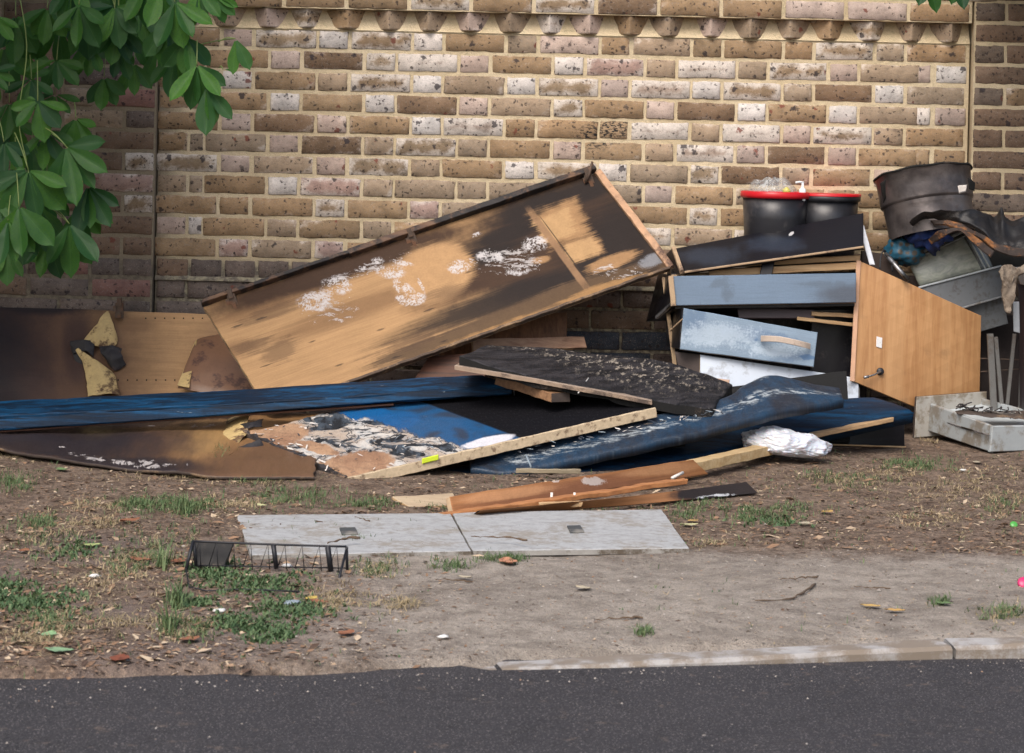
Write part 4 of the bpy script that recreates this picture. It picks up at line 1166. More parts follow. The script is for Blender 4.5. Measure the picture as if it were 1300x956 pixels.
# -- planks on the ground in front
oak = woodmat('orange_brown_board', (0.42, 0.19, 0.075), (0.30, 0.125, 0.05), 1.0, 0, dirt=.35)
oakp = boardmat('orange_brown_shelf', [(572, 631), (880, 583), (899, 600), (575, 650)], (.75, .2), (0.37, 0.165, 0.065), [
    ((0.17, 0.07, 0.035), .8, .9, .7, [(720, 625, 130, 14, -8)], 'g'), ((0.55, 0.5, 0.46), .7, .3, .9, [(745, 612, 14, 5), (697, 612, 6, 2)], 'f'),
    ((0.48, 0.25, 0.12), .7, .7, .8, [(640, 628, 60, 6, -8), (840, 596, 50, 6, -8)], 'g')], grain=.8, rough=.45, gcol=.55)
def gq(pts): return [G(*p) for p in pts]
a = gq([(572, 630, .05), (880, 583, .07)]); b = gq([(576, 650, .015), (899, 602, .02)])
tag(panel('plank', a, b, .018, [oakp, ply_edge], nu=50, nv=10, warp=.003, jag=.002), 'wide orange-brown plank, largest of the loose boards in front of the heap', 'plank')
tag(bar('batten', G(560, 655, .008), G(870, 611, .05), .028, .014, [oak, ply_edge], ns=40, jag=.003, warp=.004), 'narrow split orange batten lying across the wide plank', 'batten')
burntp = boardmat('half_burnt_batten', [(620, 640), (960, 610), (962, 628), (620, 650)], (.8, .1), (0.30, 0.14, 0.06), [((0.012, 0.012, 0.014), .97, .4, .5, [(925, 622, 75, 12, -4)], 'n'), ((0.42, 0.44, 0.46), .9, .3, .8, [(905, 630, 30, 3, -5)], 'f', 'flake')], grain=.8)
tag(panel('plank', gq([(610, 648, .03), (780, 632, .03), (948, 612, .03)]), gq([(600, 656, .005), (790, 642, .005), (962, 626, .008)]), .015, [burntp, soot], nu=50, nv=8, jag=.004, warp=.004), 'brown plank charred black at its right end, nearest the grass', 'plank')
tag(bar('batten', G(790, 612, .02), G(975, 570, .045), .05, .03, [woodmat('pale_pine_batten', (0.55, 0.42, 0.24), (0.42, 0.28, 0.13)), pine], ns=30, jag=.002), 'pale pine batten pointing at the white plastic bag', 'batten')
tag(bar('batten', G(684, 640, .02), G(736, 640, .02), .03, .012, [pine, pine], jag=.003, ns=16), 'small split piece of yellow pine with two white dowels, in front of the wide plank', 'batten')
dow = Mat('white_dowel').out((.68, .64, .58), .5)
for (p, lab) in (((700, 645, 699, 626), 'white upright dowel at the left end of the small split pine piece'), ((729, 645, 729, 628), 'white upright dowel at the right end of the small split pine piece')):
    g0 = G(p[0], p[1], 0); tag(tube('dowel', [g0, g0 + Vector((0, 0, .042))], .004, dow), lab, 'dowel')
tag(tube('dowel', [G(853, 607, .05), G(867, 600, .06)], .0045, dow), 'white dowel lying on the right end of the narrow orange batten', 'dowel')
tag(panel('plywood_offcut', gq([(498, 630, .02), (575, 626, .02)]), gq([(520, 643, .006), (578, 640, .006)]), .008, [woodmat('pale_offcut', (0.50, 0.40, 0.27), (0.40, 0.30, 0.2)), pine], nu=10, nv=5, jag=.006), 'pale plywood offcut at the left end of the wide orange plank', 'offcut')

# -- two grey raised-floor slabs
M = Mat('grey_floor_panel')
P = M.pos()
n1 = M.noise(P, 5, 5, .6); n2 = M.noise(P, 40, 5, .7); n3 = M.noise(P, 250, 2, .7)
c = M.mix(n2.step(.35, .7), (0.37, 0.38, 0.385), (0.28, 0.285, 0.285))
c = M.mix((n1 * .7 + n2 * .3).step(.48, .62) * .8, c, (0.25, 0.225, 0.19))
sm = M.noise(M.map(P, (3, 40, 1), rot=(0, 0, -.1)), 1.0, 4, .6)
c = M.mix(sm.step(.60, .72) * .5, c, (0.22, 0.20, 0.18))
st = M.vor(P, 45); c = M.mix(st.step(.12, .06) * n1.step(.4, .5), c, (0.12, 0.10, 0.08))
c = M.mul(c, (n3 - .5) * .35 + 1.0)
m9 = M.out(c, .8, n2 + n3 * .5, .3, .002, 0, .3)
slab_edge = simple('slab_edge', (0.30, 0.29, 0.27), .9, .3, 40, dirt=(0.10, 0.08, 0.06), dirtamt=.5)
dkplate = simple('dark_recessed_plate', (0.055, 0.062, 0.066), .6, .3, 60, dirt=(0.2, 0.19, 0.17), dirtamt=.35)
for (q, pl4, lab) in ((((301, 654), (571.5, 651), (598, 699), (319, 704)), ((431, 669.5), (451, 669), (455, 677), (434, 677.5)), 'left one of two pale grey floor slabs lying on the grass, behind the wire basket'),
                      (((573.5, 650.5), (840, 646.5), (875, 695.5), (600, 698.5)), ((720, 667), (737, 666.5), (742, 674.5), (724, 675)), 'right one of two pale grey floor slabs lying on the dirt, a dark stick on it')):
    Z = .014
    c4 = [G(p[0], p[1], Z) for p in q]
    t = thing('floor_slab', c4[3] - Vector((0, 0, Z)), lab, 'floor slab')
    panel('slab', [c4[0], c4[1]], [c4[3], c4[2]], .014, [m9, slab_edge], t, nu=20, nv=14, bev=.002, jag=.002, jfreq=30, warp=.0006, thick_dir=(0, 0, -1))
    d4 = [G(p[0], p[1], Z + .0045) for p in pl4]
    panel('lifting_plate', [d4[0], d4[1]], [d4[3], d4[2]], .004, dkplate, t, nu=6, nv=5, bev=.001, thick_dir=(0, 0, -1))

# -- wire basket with a black tray
t = thing('wire_basket', G(340, 730), 'black zigzag wire rack standing in the grass in front of the left slab', 'wire rack')
bl = G(243, 722); br = G(440, 728)
tl, tr = W(244, 687, bl.y + .0), W(440, 694, br.y)
tube('top_rail', [tl, tl.lerp(tr, .5) + Vector((0, 0, -.001)), tr], .0028, black_metal, t, n=10)
tube('lower_rail', [bl + Vector((0, 0, .008)), br + Vector((0, 0, .012))], .0016, black_metal, t)
f0, f1 = G(262, 750, .003), G(380, 751, .01)
tube('front_rail', [G(236, 722, .02), G(240, 745, .004), f0, G(310, 748, .004), f1], .0018, black_metal, t)
N = 9
for k in range(N):
    u0, u1 = k / N, (k + .42) / N
    a_ = tl.lerp(tr, u1); b0 = bl.lerp(br, u0) + Vector((0, 0, .008)); b1 = bl.lerp(br, min(1, u1 + .14 / N)) + Vector((0, 0, .008))
    tube('zigzag_wire', [b0, a_, b1 + Vector((0, -.004, -.006))], .0013, black_metal, t, seg=5)
for (x0, y0, x1, y1, r) in ((245, 687, 236, 724, .004), (246, 689, 249, 722, .0035), (347, 692, 351, 722, .0055), (416, 693, 420, 725, .0065), (440, 694, 441, 728, .0035), (440, 697, 427, 748, .003), (429, 727, 420, 752, .004)):
    Yv = bl.lerp(br, (x0 - 243) / 197).y
    dy = -.10 if y1 > 740 else -.03 if x1 == 236 else 0
    tube('upright', [W(x0, y0, Yv), W(x1, y1, Yv + dy)], r, black_metal, t)
tray_m = simple('sooty_tray', (0.008, 0.0075, 0.007), .6, .5, 50, dirt=(0.10, 0.075, 0.055), dirtamt=.35)
yb = bl.y + .03
tag(panel('tray', *quad([(246, 687, yb), (297, 690, yb + .02), (285, 721, yb - .02), (250, 721, yb - .03)]), .012, tray_m, nu=16, nv=10, jag=.004, jfreq=30, warp=.004), 'small charred black tray leaning behind the left end of the wire rack', 'tray')

# -- right-hand stack of drawers and cabinet parts
bluegrey = lambda n, px, a, b, lay: boardmat(n, px, (.6, .12), a, lay, grain=.5, rough=.42, gcol=b, spec=.4)
t = thing('cabinet_carcass', W(960, 560, -.3), 'black cabinet carcass holding the stacked drawers right of the leaning door', 'cabinet')
panel('back_panel', *quad([(845, 330, -.07), (1100, 325, -.07), (1100, 545, -.07), (870, 540, -.07)]), .01, black_lam, t, nu=6, nv=6)
panel('side_panel', *quad([(848, 345, -.08), (846, 352, -.30), (872, 560, -.32), (872, 545, -.08)]), .016, [black_lam, ply_edge], t, nu=5, nv=6)
panel('shelf', *quad([(850, 334, -.08), (1098, 326, -.08), (1096, 338, -.32), (852, 348, -.32)]), .016, [black_lam, ply_edge], t, nu=6, nv=5, thick_dir=(0, 0, -1))
panel('front_panel', *quad([(1030, 392, -.30), (1089, 392, -.29), (1089, 482, -.31), (1030, 474, -.31)]), .016, black_lam, t, nu=6, nv=5)
# top black board
qb = [(858, 315, -.26), (1096, 270, -.24), (1096, 312, -.38), (869, 344, -.40)]
t = thing('black_board', W(869, 344, -.4), 'glossy black laminated board with a tan lower edge tilted in front of the two buckets', 'board')
bb = boardmat('black_gloss_board', qb, (.68, .13), (0.007, 0.007, 0.010), [((0.45, 0.45, 0.46), .9, .3, .3, [(888, 315, 2, 1.2), (1004, 298, 3, 2), (978, 325, 2, 1.5), (1002, 294, 1.5, 1)], 'n'), ((0.03, 0.04, 0.06), .6, .9, .8, [(900, 325, 40, 12), (980, 310, 40, 10)], 'n')], grain=.1, rough=.3)
panel('board', *quad(qb), .016, bb, t, nu=20, nv=6)
chipe = simple('tan_chip_edge', (0.38, 0.27, 0.17), .85, .3, 60, dirt=(0.12, 0.08, 0.06), dirtamt=.4)
bar('edge_strip', W(869, 345.5, -.405), W(1096, 313.5, -.385), .012, .007, chipe, t)
bar('end_strip', W(855, 315, -.27), W(865.5, 345, -.41), .014, .014, [chipe, chipe], t, up=(1, 0, 0), jag=.001)
panel('board_end', *quad([(846, 322, -.10), (854, 314, -.26), (864, 347, -.40), (848, 352, -.15)]), .004, black_lam, t, nu=4, nv=4)
# pine pieces below it
for (p0, p1, w, h, lab) in (((900, 347, -.33), (1090, 337, -.33), .04, .024, 'lower pale pine batten wedged under the glossy black board'), ((905, 337, -.30), (1090, 327, -.30), .05, .018, 'upper pale pine batten wedged under the glossy black board'),
                            ((1030, 398, -.36), (1090, 401, -.36), .03, .014, 'upper of two thin pine strips beside the oak door'), ((1012, 404, -.37), (1090, 413, -.37), .03, .012, 'lower of two thin pine strips beside the oak door')):
    tag(bar('pine_batten', W(*p0), W(*p1), w, h, [pine, pine], jag=.0015), lab, 'batten')
tag(panel('black_strip', *quad([(968, 332, -.355), (984, 330, -.355), (980, 349, -.37), (964, 350, -.37)]), .01, black_lam, nu=4, nv=4), 'short black strip crossing the pine battens under the glossy board', 'strip')
tag(panel('plum_board', *quad([(936, 391, -.36), (1034, 393, -.36), (1034, 404, -.37), (938, 404, -.37)]), .012, simple('plum_laminate', (0.06, 0.045, 0.05), .5), nu=8, nv=4), 'dark plum coloured board edge between the two blue-grey drawers', 'board')
# drawer 1
qf1 = [(852, 350.5, -.42), (1087, 346.5, -.41), (1087, 384, -.43), (856, 388, -.44)]
f1m = bluegrey('blue_grey_front', qf1, (0.12, 0.175, 0.25), .85, [((0.05, 0.06, 0.08), .85, .9, .8, [(1075, 376, 40, 16)], 'n'), ((0.08, 0.11, 0.15), .7, .6, 1.0, [(912, 358, 12, 6, -30), (925, 372, 10, 14), (1005, 357, 14, 3), (1000, 366, 8, 3), (1045, 362, 30, 6)], 'f'), ((0.03, 0.03, 0.04), .85, .15, .3, [(881, 362, .9, 14), (889, 368, .8, 20)], 'n'), ((0.5, 0.52, 0.55), .9, .3, .3, [(973, 381.5, 1.8, 1.4)], 'n')])
t = thing('drawer', W(900, 400, -.4), 'upper blue-grey drawer without a handle, straight across under the pine battens', 'drawer')
panel('drawer_front', *quad(qf1), .018, [f1m, chipe], t, nu=16, nv=5)
bar('edge_strip', W(851.5, 350.5, -.425), W(855, 388, -.445), .008, .018, chipe, t, up=(1, 0, 0), jag=.001)
panel('drawer_side', *quad([(836, 346, -.12), (850, 350, -.40), (855, 388, -.42), (820, 408, -.12)]), .012, black_lam, t, nu=5, nv=5)
bar('runner', W(834, 403, -.30), W(852, 387, -.43), .012, .012, steel, t)
panel('drawer_bottom', *quad([(822, 406, -.12), (1085, 398, -.12), (1085, 386, -.40), (857, 390, -.41)]), .006, black_lam, t, nu=5, nv=4, thick_dir=(0, 0, -1))
# drawer 2 with handle
qf2 = [(868, 391, -.46), (1038, 422, -.48), (1033, 466, -.50), (863, 443.5, -.48)]
f2m = bluegrey('scuffed_blue_front', qf2, (0.20, 0.275, 0.36), .8, [((0.10, 0.16, 0.25), .8, .7, 1.2, [(880, 410, 16, 20), (960, 425, 60, 8, 10), (1000, 455, 30, 6)], 'f'), ((0.42, 0.50, 0.58), .6, .8, 1.2, [(910, 425, 50, 14), (990, 445, 40, 8)], 'f'), ((0.03, 0.04, 0.05), .85, .15, .3, [(888, 420, .8, 26)], 'n'), ((0.03, 0.10, 0.22), .7, .4, .6, [(962, 428, 8, 5), (1025, 455, 12, 5)], 'f')])
t = thing('drawer', W(900, 450, -.45), 'tilted pale blue drawer with a curved wooden handle', 'drawer')
panel('drawer_front', *quad(qf2), .018, [f2m, chipe], t, nu=20, nv=6, jag=.001)
hp = [W(966, 430, -.50), W(975, 430, -.525), W(990, 431, -.54), (W(1010, 435, -.545)), W(1022, 438, -.53), W(1029, 440, -.505)]
top = spline([p + Vector((0, 0, .010)) for p in hp], [k / 14 for k in range(15)]); bot = spline([p - Vector((0, 0, .010)) for p in hp], [k / 14 for k in range(15)])
hdl = panel('handle', top, bot, .007, simple('worn_pale_handle', (0.50, 0.41, 0.34), .5, .2, 40, dirt=(0.2, 0.13, 0.1), dirtamt=.35), t, nu=20, nv=4, bev=.0015)
panel('drawer_side', *quad([(845, 398, -.20), (866, 391, -.45), (862, 443, -.47), (846, 440, -.20)]), .012, black_lam, t, nu=4, nv=4)
bar('runner', W(851, 420, -.40), W(867, 405, -.46), .008, .005, chipe, t)
# white board
t = tag(panel('white_board', *quad([(889, 450, -.46), (1090, 480, -.44), (1090, 514, -.46), (889, 486, -.50)]), .018, [simple('white_melamine', (0.50, 0.56, 0.64), .35, .08, 8, dirt=(0.3, 0.32, 0.35), dirtamt=.3), ply_edge], nu=12, nv=5), 'white melamine board below the tilted pale blue drawer', 'board')
tag(panel('dark_board', *quad([(856, 446, -.40), (888, 450, -.45), (889, 480, -.47), (862, 470, -.42)]), .014, [simple('brown_black', (0.06, 0.045, 0.04), .6), chipe], nu=5, nv=5), 'small dark brown panel end left of the white board', 'panel')
tag(panel('splintered_lath', *quad([(895, 477, -.52), (926, 482, -.53), (925, 490, -.54), (893, 484, -.53)]), .008, woodmat('pink_lath', (0.42, 0.28, 0.2), (0.26, 0.16, 0.11)), nu=8, nv=4, jag=.003), 'small splintered lath leaning on the white board above the charred slab', 'lath')
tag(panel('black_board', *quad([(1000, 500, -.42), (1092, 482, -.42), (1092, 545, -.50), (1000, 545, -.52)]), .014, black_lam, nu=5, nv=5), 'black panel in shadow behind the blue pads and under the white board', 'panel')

# -- oak door
qo = [(1091, 331, -.34), (1246, 401, -.32), (1243, 551, -.22), (1083, 484, -.46)]
M = Mat('oak_effect')
g = M.noise(M.map(M.uv(), (26, 2.0, 1)), 1.0, 6, .6, .6); g2 = M.noise(M.map(M.uv(), (160, 5, 1)), 1.0, 3, .6)
st = M.noise(M.map(M.uv(), (5.0, .15, 1)), 1.0, 2, .5)
c = M.mix(g.step(.35, .65), (0.46, 0.255, 0.115), (0.37, 0.19, 0.08))
c = M.mix(st.step(.45, .6) * .5, c, (0.52, 0.31, 0.15))
c = M.mul(c, (g2 - .5) * .3 + 1.0)
d = M.noise(M.uv(), 3.2, 5, .65)
c = M.mix(d.step(.55, .75) * .5, c, (0.22, 0.13, 0.07))
mo = M.out(c, .45, g2 * .5 + g * .3, .15, .001, 0, .35)
t = thing('oak_door', W(1160, 520, -.4), 'clean oak-effect cupboard door with a small metal latch and white sticker', 'door')
panel('board', *quad(qo), .018, [mo, simple('oak_edging', (0.34, 0.19, 0.10), .6, .2)], t, nu=10, nv=10)
bar('edge_strip', W(1090, 331, -.345), W(1082, 484, -.465), .006, .016, simple('pink_edging', (0.46, 0.27, 0.17), .6, .2), t, up=(1, 0, 0))
def on_o(px, py):
    q = [W(*p) for p in qo]
    u = (px - 1087) / 158; v = (py - (331 + 70 * u)) / 152
    return q[0].lerp(q[1], u).lerp(q[3].lerp(q[2], u), v) + Vector((-.1, -1, .15)).normalized() * .004
pc = on_o(1119, 471)
lathe('handle_rosette', [(0.0, .004), (.010, .003), (.013, 0), (.013, -.006), (0, -.006)], pc + Vector((0, -.004, 0)), black_metal, t, 20, Matrix.Rotation(math.radians(80), 3, 'X'))
tube('handle_bar', [pc + Vector((0, -.012, 0)), on_o(1110, 475) + Vector((0, -.02, 0)), on_o(1102, 477) + Vector((0, -.022, 0))], .0032, steel, t)
tube('handle_tip', [on_o(1104, 476.5) + Vector((0, -.022, 0)), on_o(1099, 478) + Vector((0, -.022, 0))], .0055, steel, t)
s4 = [on_o(*p) for p in ((1113, 427), (1120, 429), (1120, 442), (1113, 440))]
M = Mat('printed_sticker'); v = M.uv(); x, y, z = M.sep(v)
pr = M.noise(M.map(v, (9, 5, 1)), 1.0, 2).step(.55, .6) * (y - .5).abs().step(.32, .25) * .4
ms = M.out(M.mix(pr, (0.72, 0.72, 0.72), (0.3, 0.3, 0.33)), .5)
panel('sticker', [s4[0], s4[1]], [s4[3], s4[2]], .001, ms, t, nu=5, nv=5, bev=.0003)

# -- grey drawer on the ground (right)
t = thing('grey_drawer', G(1258, 574), 'open grey metal drawer lying on the soil at the right with burnt scraps inside', 'drawer')
gp = simple('grey_drawer_paint', (0.33, 0.36, 0.37), .45, .12, 9, dirt=(0.20, 0.18, 0.15), dirtamt=.55, dscale=11)
ge = simple('grey_drawer_plate', (0.36, 0.35, 0.32), .55, .15, 12, dirt=(0.2, 0.17, 0.13), dirtamt=.6, dscale=14)
panel('drawer_front', *quad([(1164, 504, -.38), (1253, 497, -.28), (1253, 548, -.28), (1161, 556, -.38)]), .014, [ge, dark_edge], t, nu=8, nv=6)
panel('side_wall', *quad([(1180, 512, -.36), (1260, 541, -.74), (1257, 574, -.74), (1178, 547, -.36)]), .012, gp, t, nu=12, nv=6, bev=.003)
bar('slide_groove', W(1184, 531, -.372), W(1256, 553, -.748), .004, .006, steel, t)
panel('end_wall', *quad([(1260, 541, -.745), (1400, 538, -.55), (1400, 569, -.55), (1257, 574, -.745)]), .012, gp, t, nu=8, nv=6, bev=.003)
panel('side_wall', *quad([(1242, 505, -.28), (1360, 536, -.56), (1360, 560, -.56), (1242, 535, -.28)]), .012, gp, t, nu=8, nv=6)
panel('drawer_bottom', *quad([(1180, 522, -.34), (1246, 512, -.28), (1390, 546, -.54), (1258, 560, -.72)]), .01, simple('drawer_floor', (0.40, 0.44, 0.46), .4, .1), t, nu=8, nv=6, thick_dir=(0, 0, -1))
V, F = [], []
r = random.Random(3)
for k in range(26):
    f = r.random()
    c0 = W(1218 + 90 * f + r.uniform(-4, 4), 521 + 9 * f + r.uniform(-3, 4), -.50 - .05 * f)
    pts = [c0 + Vector((r.uniform(-.03, .03), r.uniform(-.03, .03), r.uniform(-.002, .022))) for _ in range(4)]
    tube_geo(pts, .0022, 5, V, F, n=8)
o = tag(mesh_obj('burnt_wires', V, F, simple('burnt_wire', (0.05, 0.045, 0.045), .6, .5, 50, dirt=(0.25, 0.23, 0.2), dirtamt=.3), smooth=True), 'tangle of burnt wires and scraps in the open grey drawer', 'wires', kind='stuff')
tag(panel('scrap_sheet', pl([(1214, 521, -.50), (1310, 522, -.50)]), pl([(1216, 524, -.56), (1310, 533, -.60)]), .004, dark_edge, nu=20, nv=5, warp=.006, wfreq=20, jag=.006), 'flat charred scrap lying across the open grey drawer', 'scrap')

# -- grey metal drawer high on the right, clear crisper drawer, blue bag, charred sheets
t = thing('drawer', W(1240, 410, -.5), 'slanting grey metal drawer with a bright upper rim behind the oak door', 'drawer')
gd = simple('dark_grey_enamel', (0.115, 0.125, 0.135), .4, .15, 10, dirt=(0.07, 0.068, 0.065), dirtamt=.4)
panel('upper_face', *quad([(1166, 365, -.27), (1271, 337, -.25), (1281, 374, -.27), (1190, 400, -.29)]), .012, gd, t, nu=8, nv=5)
bar('rim', W(1166, 365, -.275), W(1271, 337.5, -.255), .01, .006, Mat('bright_rim').out((.55, .6, .64), .3, metal=.3), t)
bar('ledge', W(1190, 400, -.30), W(1279, 374.5, -.28), .01, .006, grey_metal, t)
panel('lower_face', *quad([(1200, 397, -.25), (1274, 377, -.24), (1280, 411, -.25), (1200, 434, -.25)]), .012, gd, t, nu=8, nv=5)
M = Mat('cloudy_plastic'); v = M.uv(); n1 = M.noise(v, 2.2, 4, .6, 1.5); n2 = M.noise(v, 9, 4, .6)
c = M.mix(n1.step(.35, .65), (0.36, 0.38, 0.32), (0.20, 0.22, 0.20))
c = M.mix(n2.step(.5, .7) * .5, c, (0.22, 0.27, 0.20))
mp = M.out(c, (n2 - .5) * .3 + .22, n1, .4, .006, 0, .7)
clear = simple('scratched_clear_plastic', (0.24, 0.26, 0.25), .25, .2, 30, spec=.7)
t = thing('crisper_drawer', W(1200, 362, -.3), 'cloudy transparent fridge drawer lying slanted above the grey metal drawer', 'fridge drawer')
panel('face', *quad([(1152, 331, -.22), (1222, 297, -.21), (1248, 343, -.24), (1168, 364, -.24)]), .01, mp, t, nu=14, nv=10, bulge=.006, bev=.006, smooth=True)
bar('rim', W(1148, 330, -.24), W(1222, 293, -.23), .02, .014, clear, t, bev=.004)
bar('rim', W(1154, 333, -.245), W(1226, 299, -.235), .01, .005, clear, t, bev=.002)
panel('end_face', *quad([(1222, 295, -.21), (1236, 299, -.18), (1262, 341, -.21), (1247, 345, -.24)]), .01, simple('plastic_end', (0.10, 0.11, 0.11), .2, .3, 20, spec=.7), t, nu=8, nv=8, bulge=.01, smooth=True)
for q in (1228, 1234): bar('corner_rib', W(q, 299, -.23), W(q + 24, 343, -.255), .006, .004, clear, t, up=(0, -1, 0))
M = Mat('blue_fabric'); n = M.noise(M.ob(), 18, 4, .6)
bf = M.out(M.mix(n.step(.35, .65), (0.010, 0.035, 0.16), (0.006, 0.012, 0.05)), .7, n, .5, .01)
tag(lump('blue_bag', W(1178, 297, -.30), (.062, .06, .052), bf, amp=.55, freq=6, seed=2), 'crumpled deep blue bag stuffed below the metal drum', 'bag')
M = Mat('teal_print'); v = M.ob(); ck = M.vor(v, 38, rnd=.2); n = M.noise(v, 20, 3)
tf = M.out(M.mix(ck.step(.42, .36), (0.012, 0.075, 0.125), (0.06, 0.05, 0.04)), .5, n, .4, .006)
tag(lump('patterned_bag', W(1149, 318, -.26), (.060, .05, .048), tf, amp=.3, freq=5, seed=7), 'teal bag with brown squares left of the clear fridge drawer', 'bag')
rustm = simple('scorched_orange_board', (0.26, 0.105, 0.03), .7, .5, 26, dirt=(0.03, 0.02, 0.016), dirtamt=.95, dscale=22, bump=.8)
charm = simple('crumpled_char', (0.016, 0.016, 0.018), .5, .6, 34, bump=1.0, dirt=(0.09, 0.085, 0.08), dirtamt=.18)
tag(panel('charred_sheet', pl([(1156, 280, -.42), (1172, 270, -.46), (1200, 268, -.46), (1240, 268, -.40), (1262, 274, -.28), (1272, 262, -.3), (1282, 277, -.3), (1330, 270, -.3)]), pl([(1160, 286, -.36), (1180, 276, -.40), (1215, 280, -.44), (1240, 290, -.46), (1262, 306, -.48), (1276, 318, -.5), (1290, 322, -.5), (1330, 322, -.5)]), .012, charm, nu=60, nv=20, warp=.02, wfreq=12, jag=.012, jfreq=24, smooth=True), 'crumpled black charred sheet draped below the metal drum to the right edge', 'charred sheet')
tag(panel('burnt_board', pl([(1182, 279, -.42), (1215, 281, -.46), (1245, 297, -.48), (1275, 312, -.5), (1330, 318, -.5)]), pl([(1186, 284, -.43), (1222, 290, -.48), (1250, 306, -.5), (1278, 322, -.52), (1330, 326, -.52)]), .008, rustm, nu=40, nv=8, warp=.008, wfreq=15, jag=.006), 'upper ribbon of scorched orange board under the black charred sheet', 'burnt board')
tag(panel('burnt_board', pl([(1178, 304, -.46), (1192, 293, -.50), (1216, 289, -.52), (1238, 300, -.53), (1262, 318, -.54)]), pl([(1182, 310, -.46), (1196, 302, -.50), (1217, 293, -.53), (1234, 307, -.54), (1256, 326, -.55)]), .008, rustm, nu=40, nv=8, warp=.006, wfreq=15, jag=.007), 'lower curled ribbon of scorched orange board over the clear fridge drawer', 'burnt board')
tag(panel('dark_board', *quad([(1225, 290, -.14), (1340, 300, -.14), (1340, 345, -.16), (1250, 345, -.16)]), .012, soot, nu=12, nv=8, jag=.005), 'dark filler board put into the gap behind the clear fridge drawer', 'board')  # dark filler, put in so the wall doesn't show through the gap

# -- metal drum
M = Mat('scorched_steel'); v = M.ob()
n1 = M.noise(v, 9, 5, .6); n2 = M.noise(v, 50, 5, .7); n3 = M.noise(M.map(v, (30, 30, 4)), 1.0, 4, .6)
c = M.mix(n1.step(.35, .65), (0.15, 0.13, 0.125), (0.06, 0.052, 0.052))
c = M.mix(n2.step(.55, .7) * .5, c, (0.085, 0.06, 0.05))
c = M.mix(n3.step(.62, .75) * .35, c, (0.16, 0.15, 0.15))
md = M.out(c, (n2 - .5) * .5 + .38, n2 + n1, .3, .003, .55, .5)
R = Matrix.Rotation(math.radians(-8), 3, 'Y') @ Matrix.Rotation(math.radians(-13), 3, 'X') @ Matrix.Diagonal((1.06, 1.0, .86))
dc = W(1182, 288, -.26)
t = thing('metal_drum', dc, 'scorched dark steel drum tilted on top of the right-hand heap by the pier', 'drum')
prof = [(.140, -.04), (.142, .0), (.144, .05), (.146, .09), (.148, .095), (.153, .099), (.154, .105), (.155, .15), (.158, .212), (.162, .216), (.162, .222), (.157, .224), (.153, .222), (.151, .15), (.148, .10), (.142, .05), (.138, -.03), (0.001, -.03)]
lathe('drum_body', prof, dc, md, t, 72, R, wob=.003)
V, F = tube_geo([dc + R @ Vector((.162 * math.cos(a), .162 * math.sin(a), .221 + .002 * math.sin(9 * a))) for a in [2 * math.pi * k / 60 for k in range(61)]], .0045, 6)
mesh_obj('drum_rim', V, F, soot, t, smooth=True)
flap('melted_lug', [(1117, 234, -.36), (1124, 228, -.40)], [(1121, 258, -.36), (1125, 250, -.38)], soot, t, None, jag=.006)
flap('melted_lug', [(1228, 226, -.36), (1238, 232, -.34)], [(1230, 240, -.36), (1237, 243, -.34)], soot, t, None, jag=.006)
flap('paint_patch', [(1216, 236, -.445), (1228, 234, -.43)], [(1218, 246, -.445), (1226, 244, -.44)], ash_w, t, None, jag=.006, warp=.001, nu=8, nv=6)
flakes('ash_flake', lambda r: dc + R @ (lambda a: Vector((.16 * math.cos(a), .16 * math.sin(a), .222)))(r.uniform(3.3, 4.3)), [ash_w, soot, soot], t, 26, .006, 0, 4)

# -- two black buckets
bk = simple('black_bucket_plastic', (0.018, 0.019, 0.024), .35, .3, 10, spec=.5, bump=.05, dirt=(0.05, 0.048, 0.05), dirtamt=.4)
redp = simple('red_plastic_rim', (0.50, 0.010, 0.018), .35, .12, 10, bump=.05)
def bucket(px, py, Y, r, H, label, red, lidblack):
    t = thing('bucket', W(px, py, Y) - Vector((0, 0, H)), label, 'bucket', None)
    c = W(px, py, Y) - Vector((0, 0, H))
    lathe('bucket_body', [(.001, 0), (r * .82, 0), (r * .84, .004), (r * .90, H * .6), (r * .94, H - .02), (r * .91, H - .02), (r * .8, .01), (.001, .01)], c, bk, t, 56)
    rim = [(r * .93, H - .022), (r, H - .020), (r * 1.01, H - .012), (r * 1.005, H), (r * .97, H + .003), (r * .93, H), (r * .92, H - .016)]
    lathe('rim', rim, c, redp if red else bk, t, 56)
    return t, c
tb, cb1 = bucket(984, 244, -.16, .122, .24, 'black bucket with a full red rim, left of the pair on the cabinet', True, False)
tb2, cb2 = bucket(1049, 248, -.10, .122, .24, 'black bucket with a black rim and thin red lid, right of the pair', False, True)
lathe('lid', [(.001, .247), (.10, .247), (.121, .2475), (.1245, .245), (.1245, .238)], cb2, redp, tb2, 48)
M = Mat('clear_polythene'); n = M.noise(M.ob(), 16, 2, .5, 1.0)
mg = M.out((.55, .57, .57), .15, n, 1.0, .02, 0, .8, Alpha=(n - .5).abs().step(.04, .0) * .30 + .26)
def dome(name, c, r, h, mat, seed):
    V, F = [], []
    nr, ns = 10, 40
    for j in range(nr + 1):
        for i in range(ns):
            th = 2 * math.pi * i / ns; f = j / nr
            rr = r * math.cos(f * math.pi / 2) ** .6 + .0005
            z = h * math.sin(f * math.pi / 2) + .012 * mnoise.noise(Vector((math.cos(th) * 2 + seed, math.sin(th) * 2, f * 3))) * (f + .1) * 2
            k = 1 + .06 * mnoise.noise(Vector((math.cos(th) * 5, math.sin(th) * 5 + seed, f * 4)))
            V.append(c + Vector((rr * k * math.cos(th), rr * k * math.sin(th), z)))
    for j in range(nr):
        for i in range(ns): F.append((j*ns+i, j*ns+(i+1) % ns, (j+1)*ns+(i+1) % ns, (j+1)*ns+i))
    return mesh_obj(name, V, F, mat, None, smooth=True)
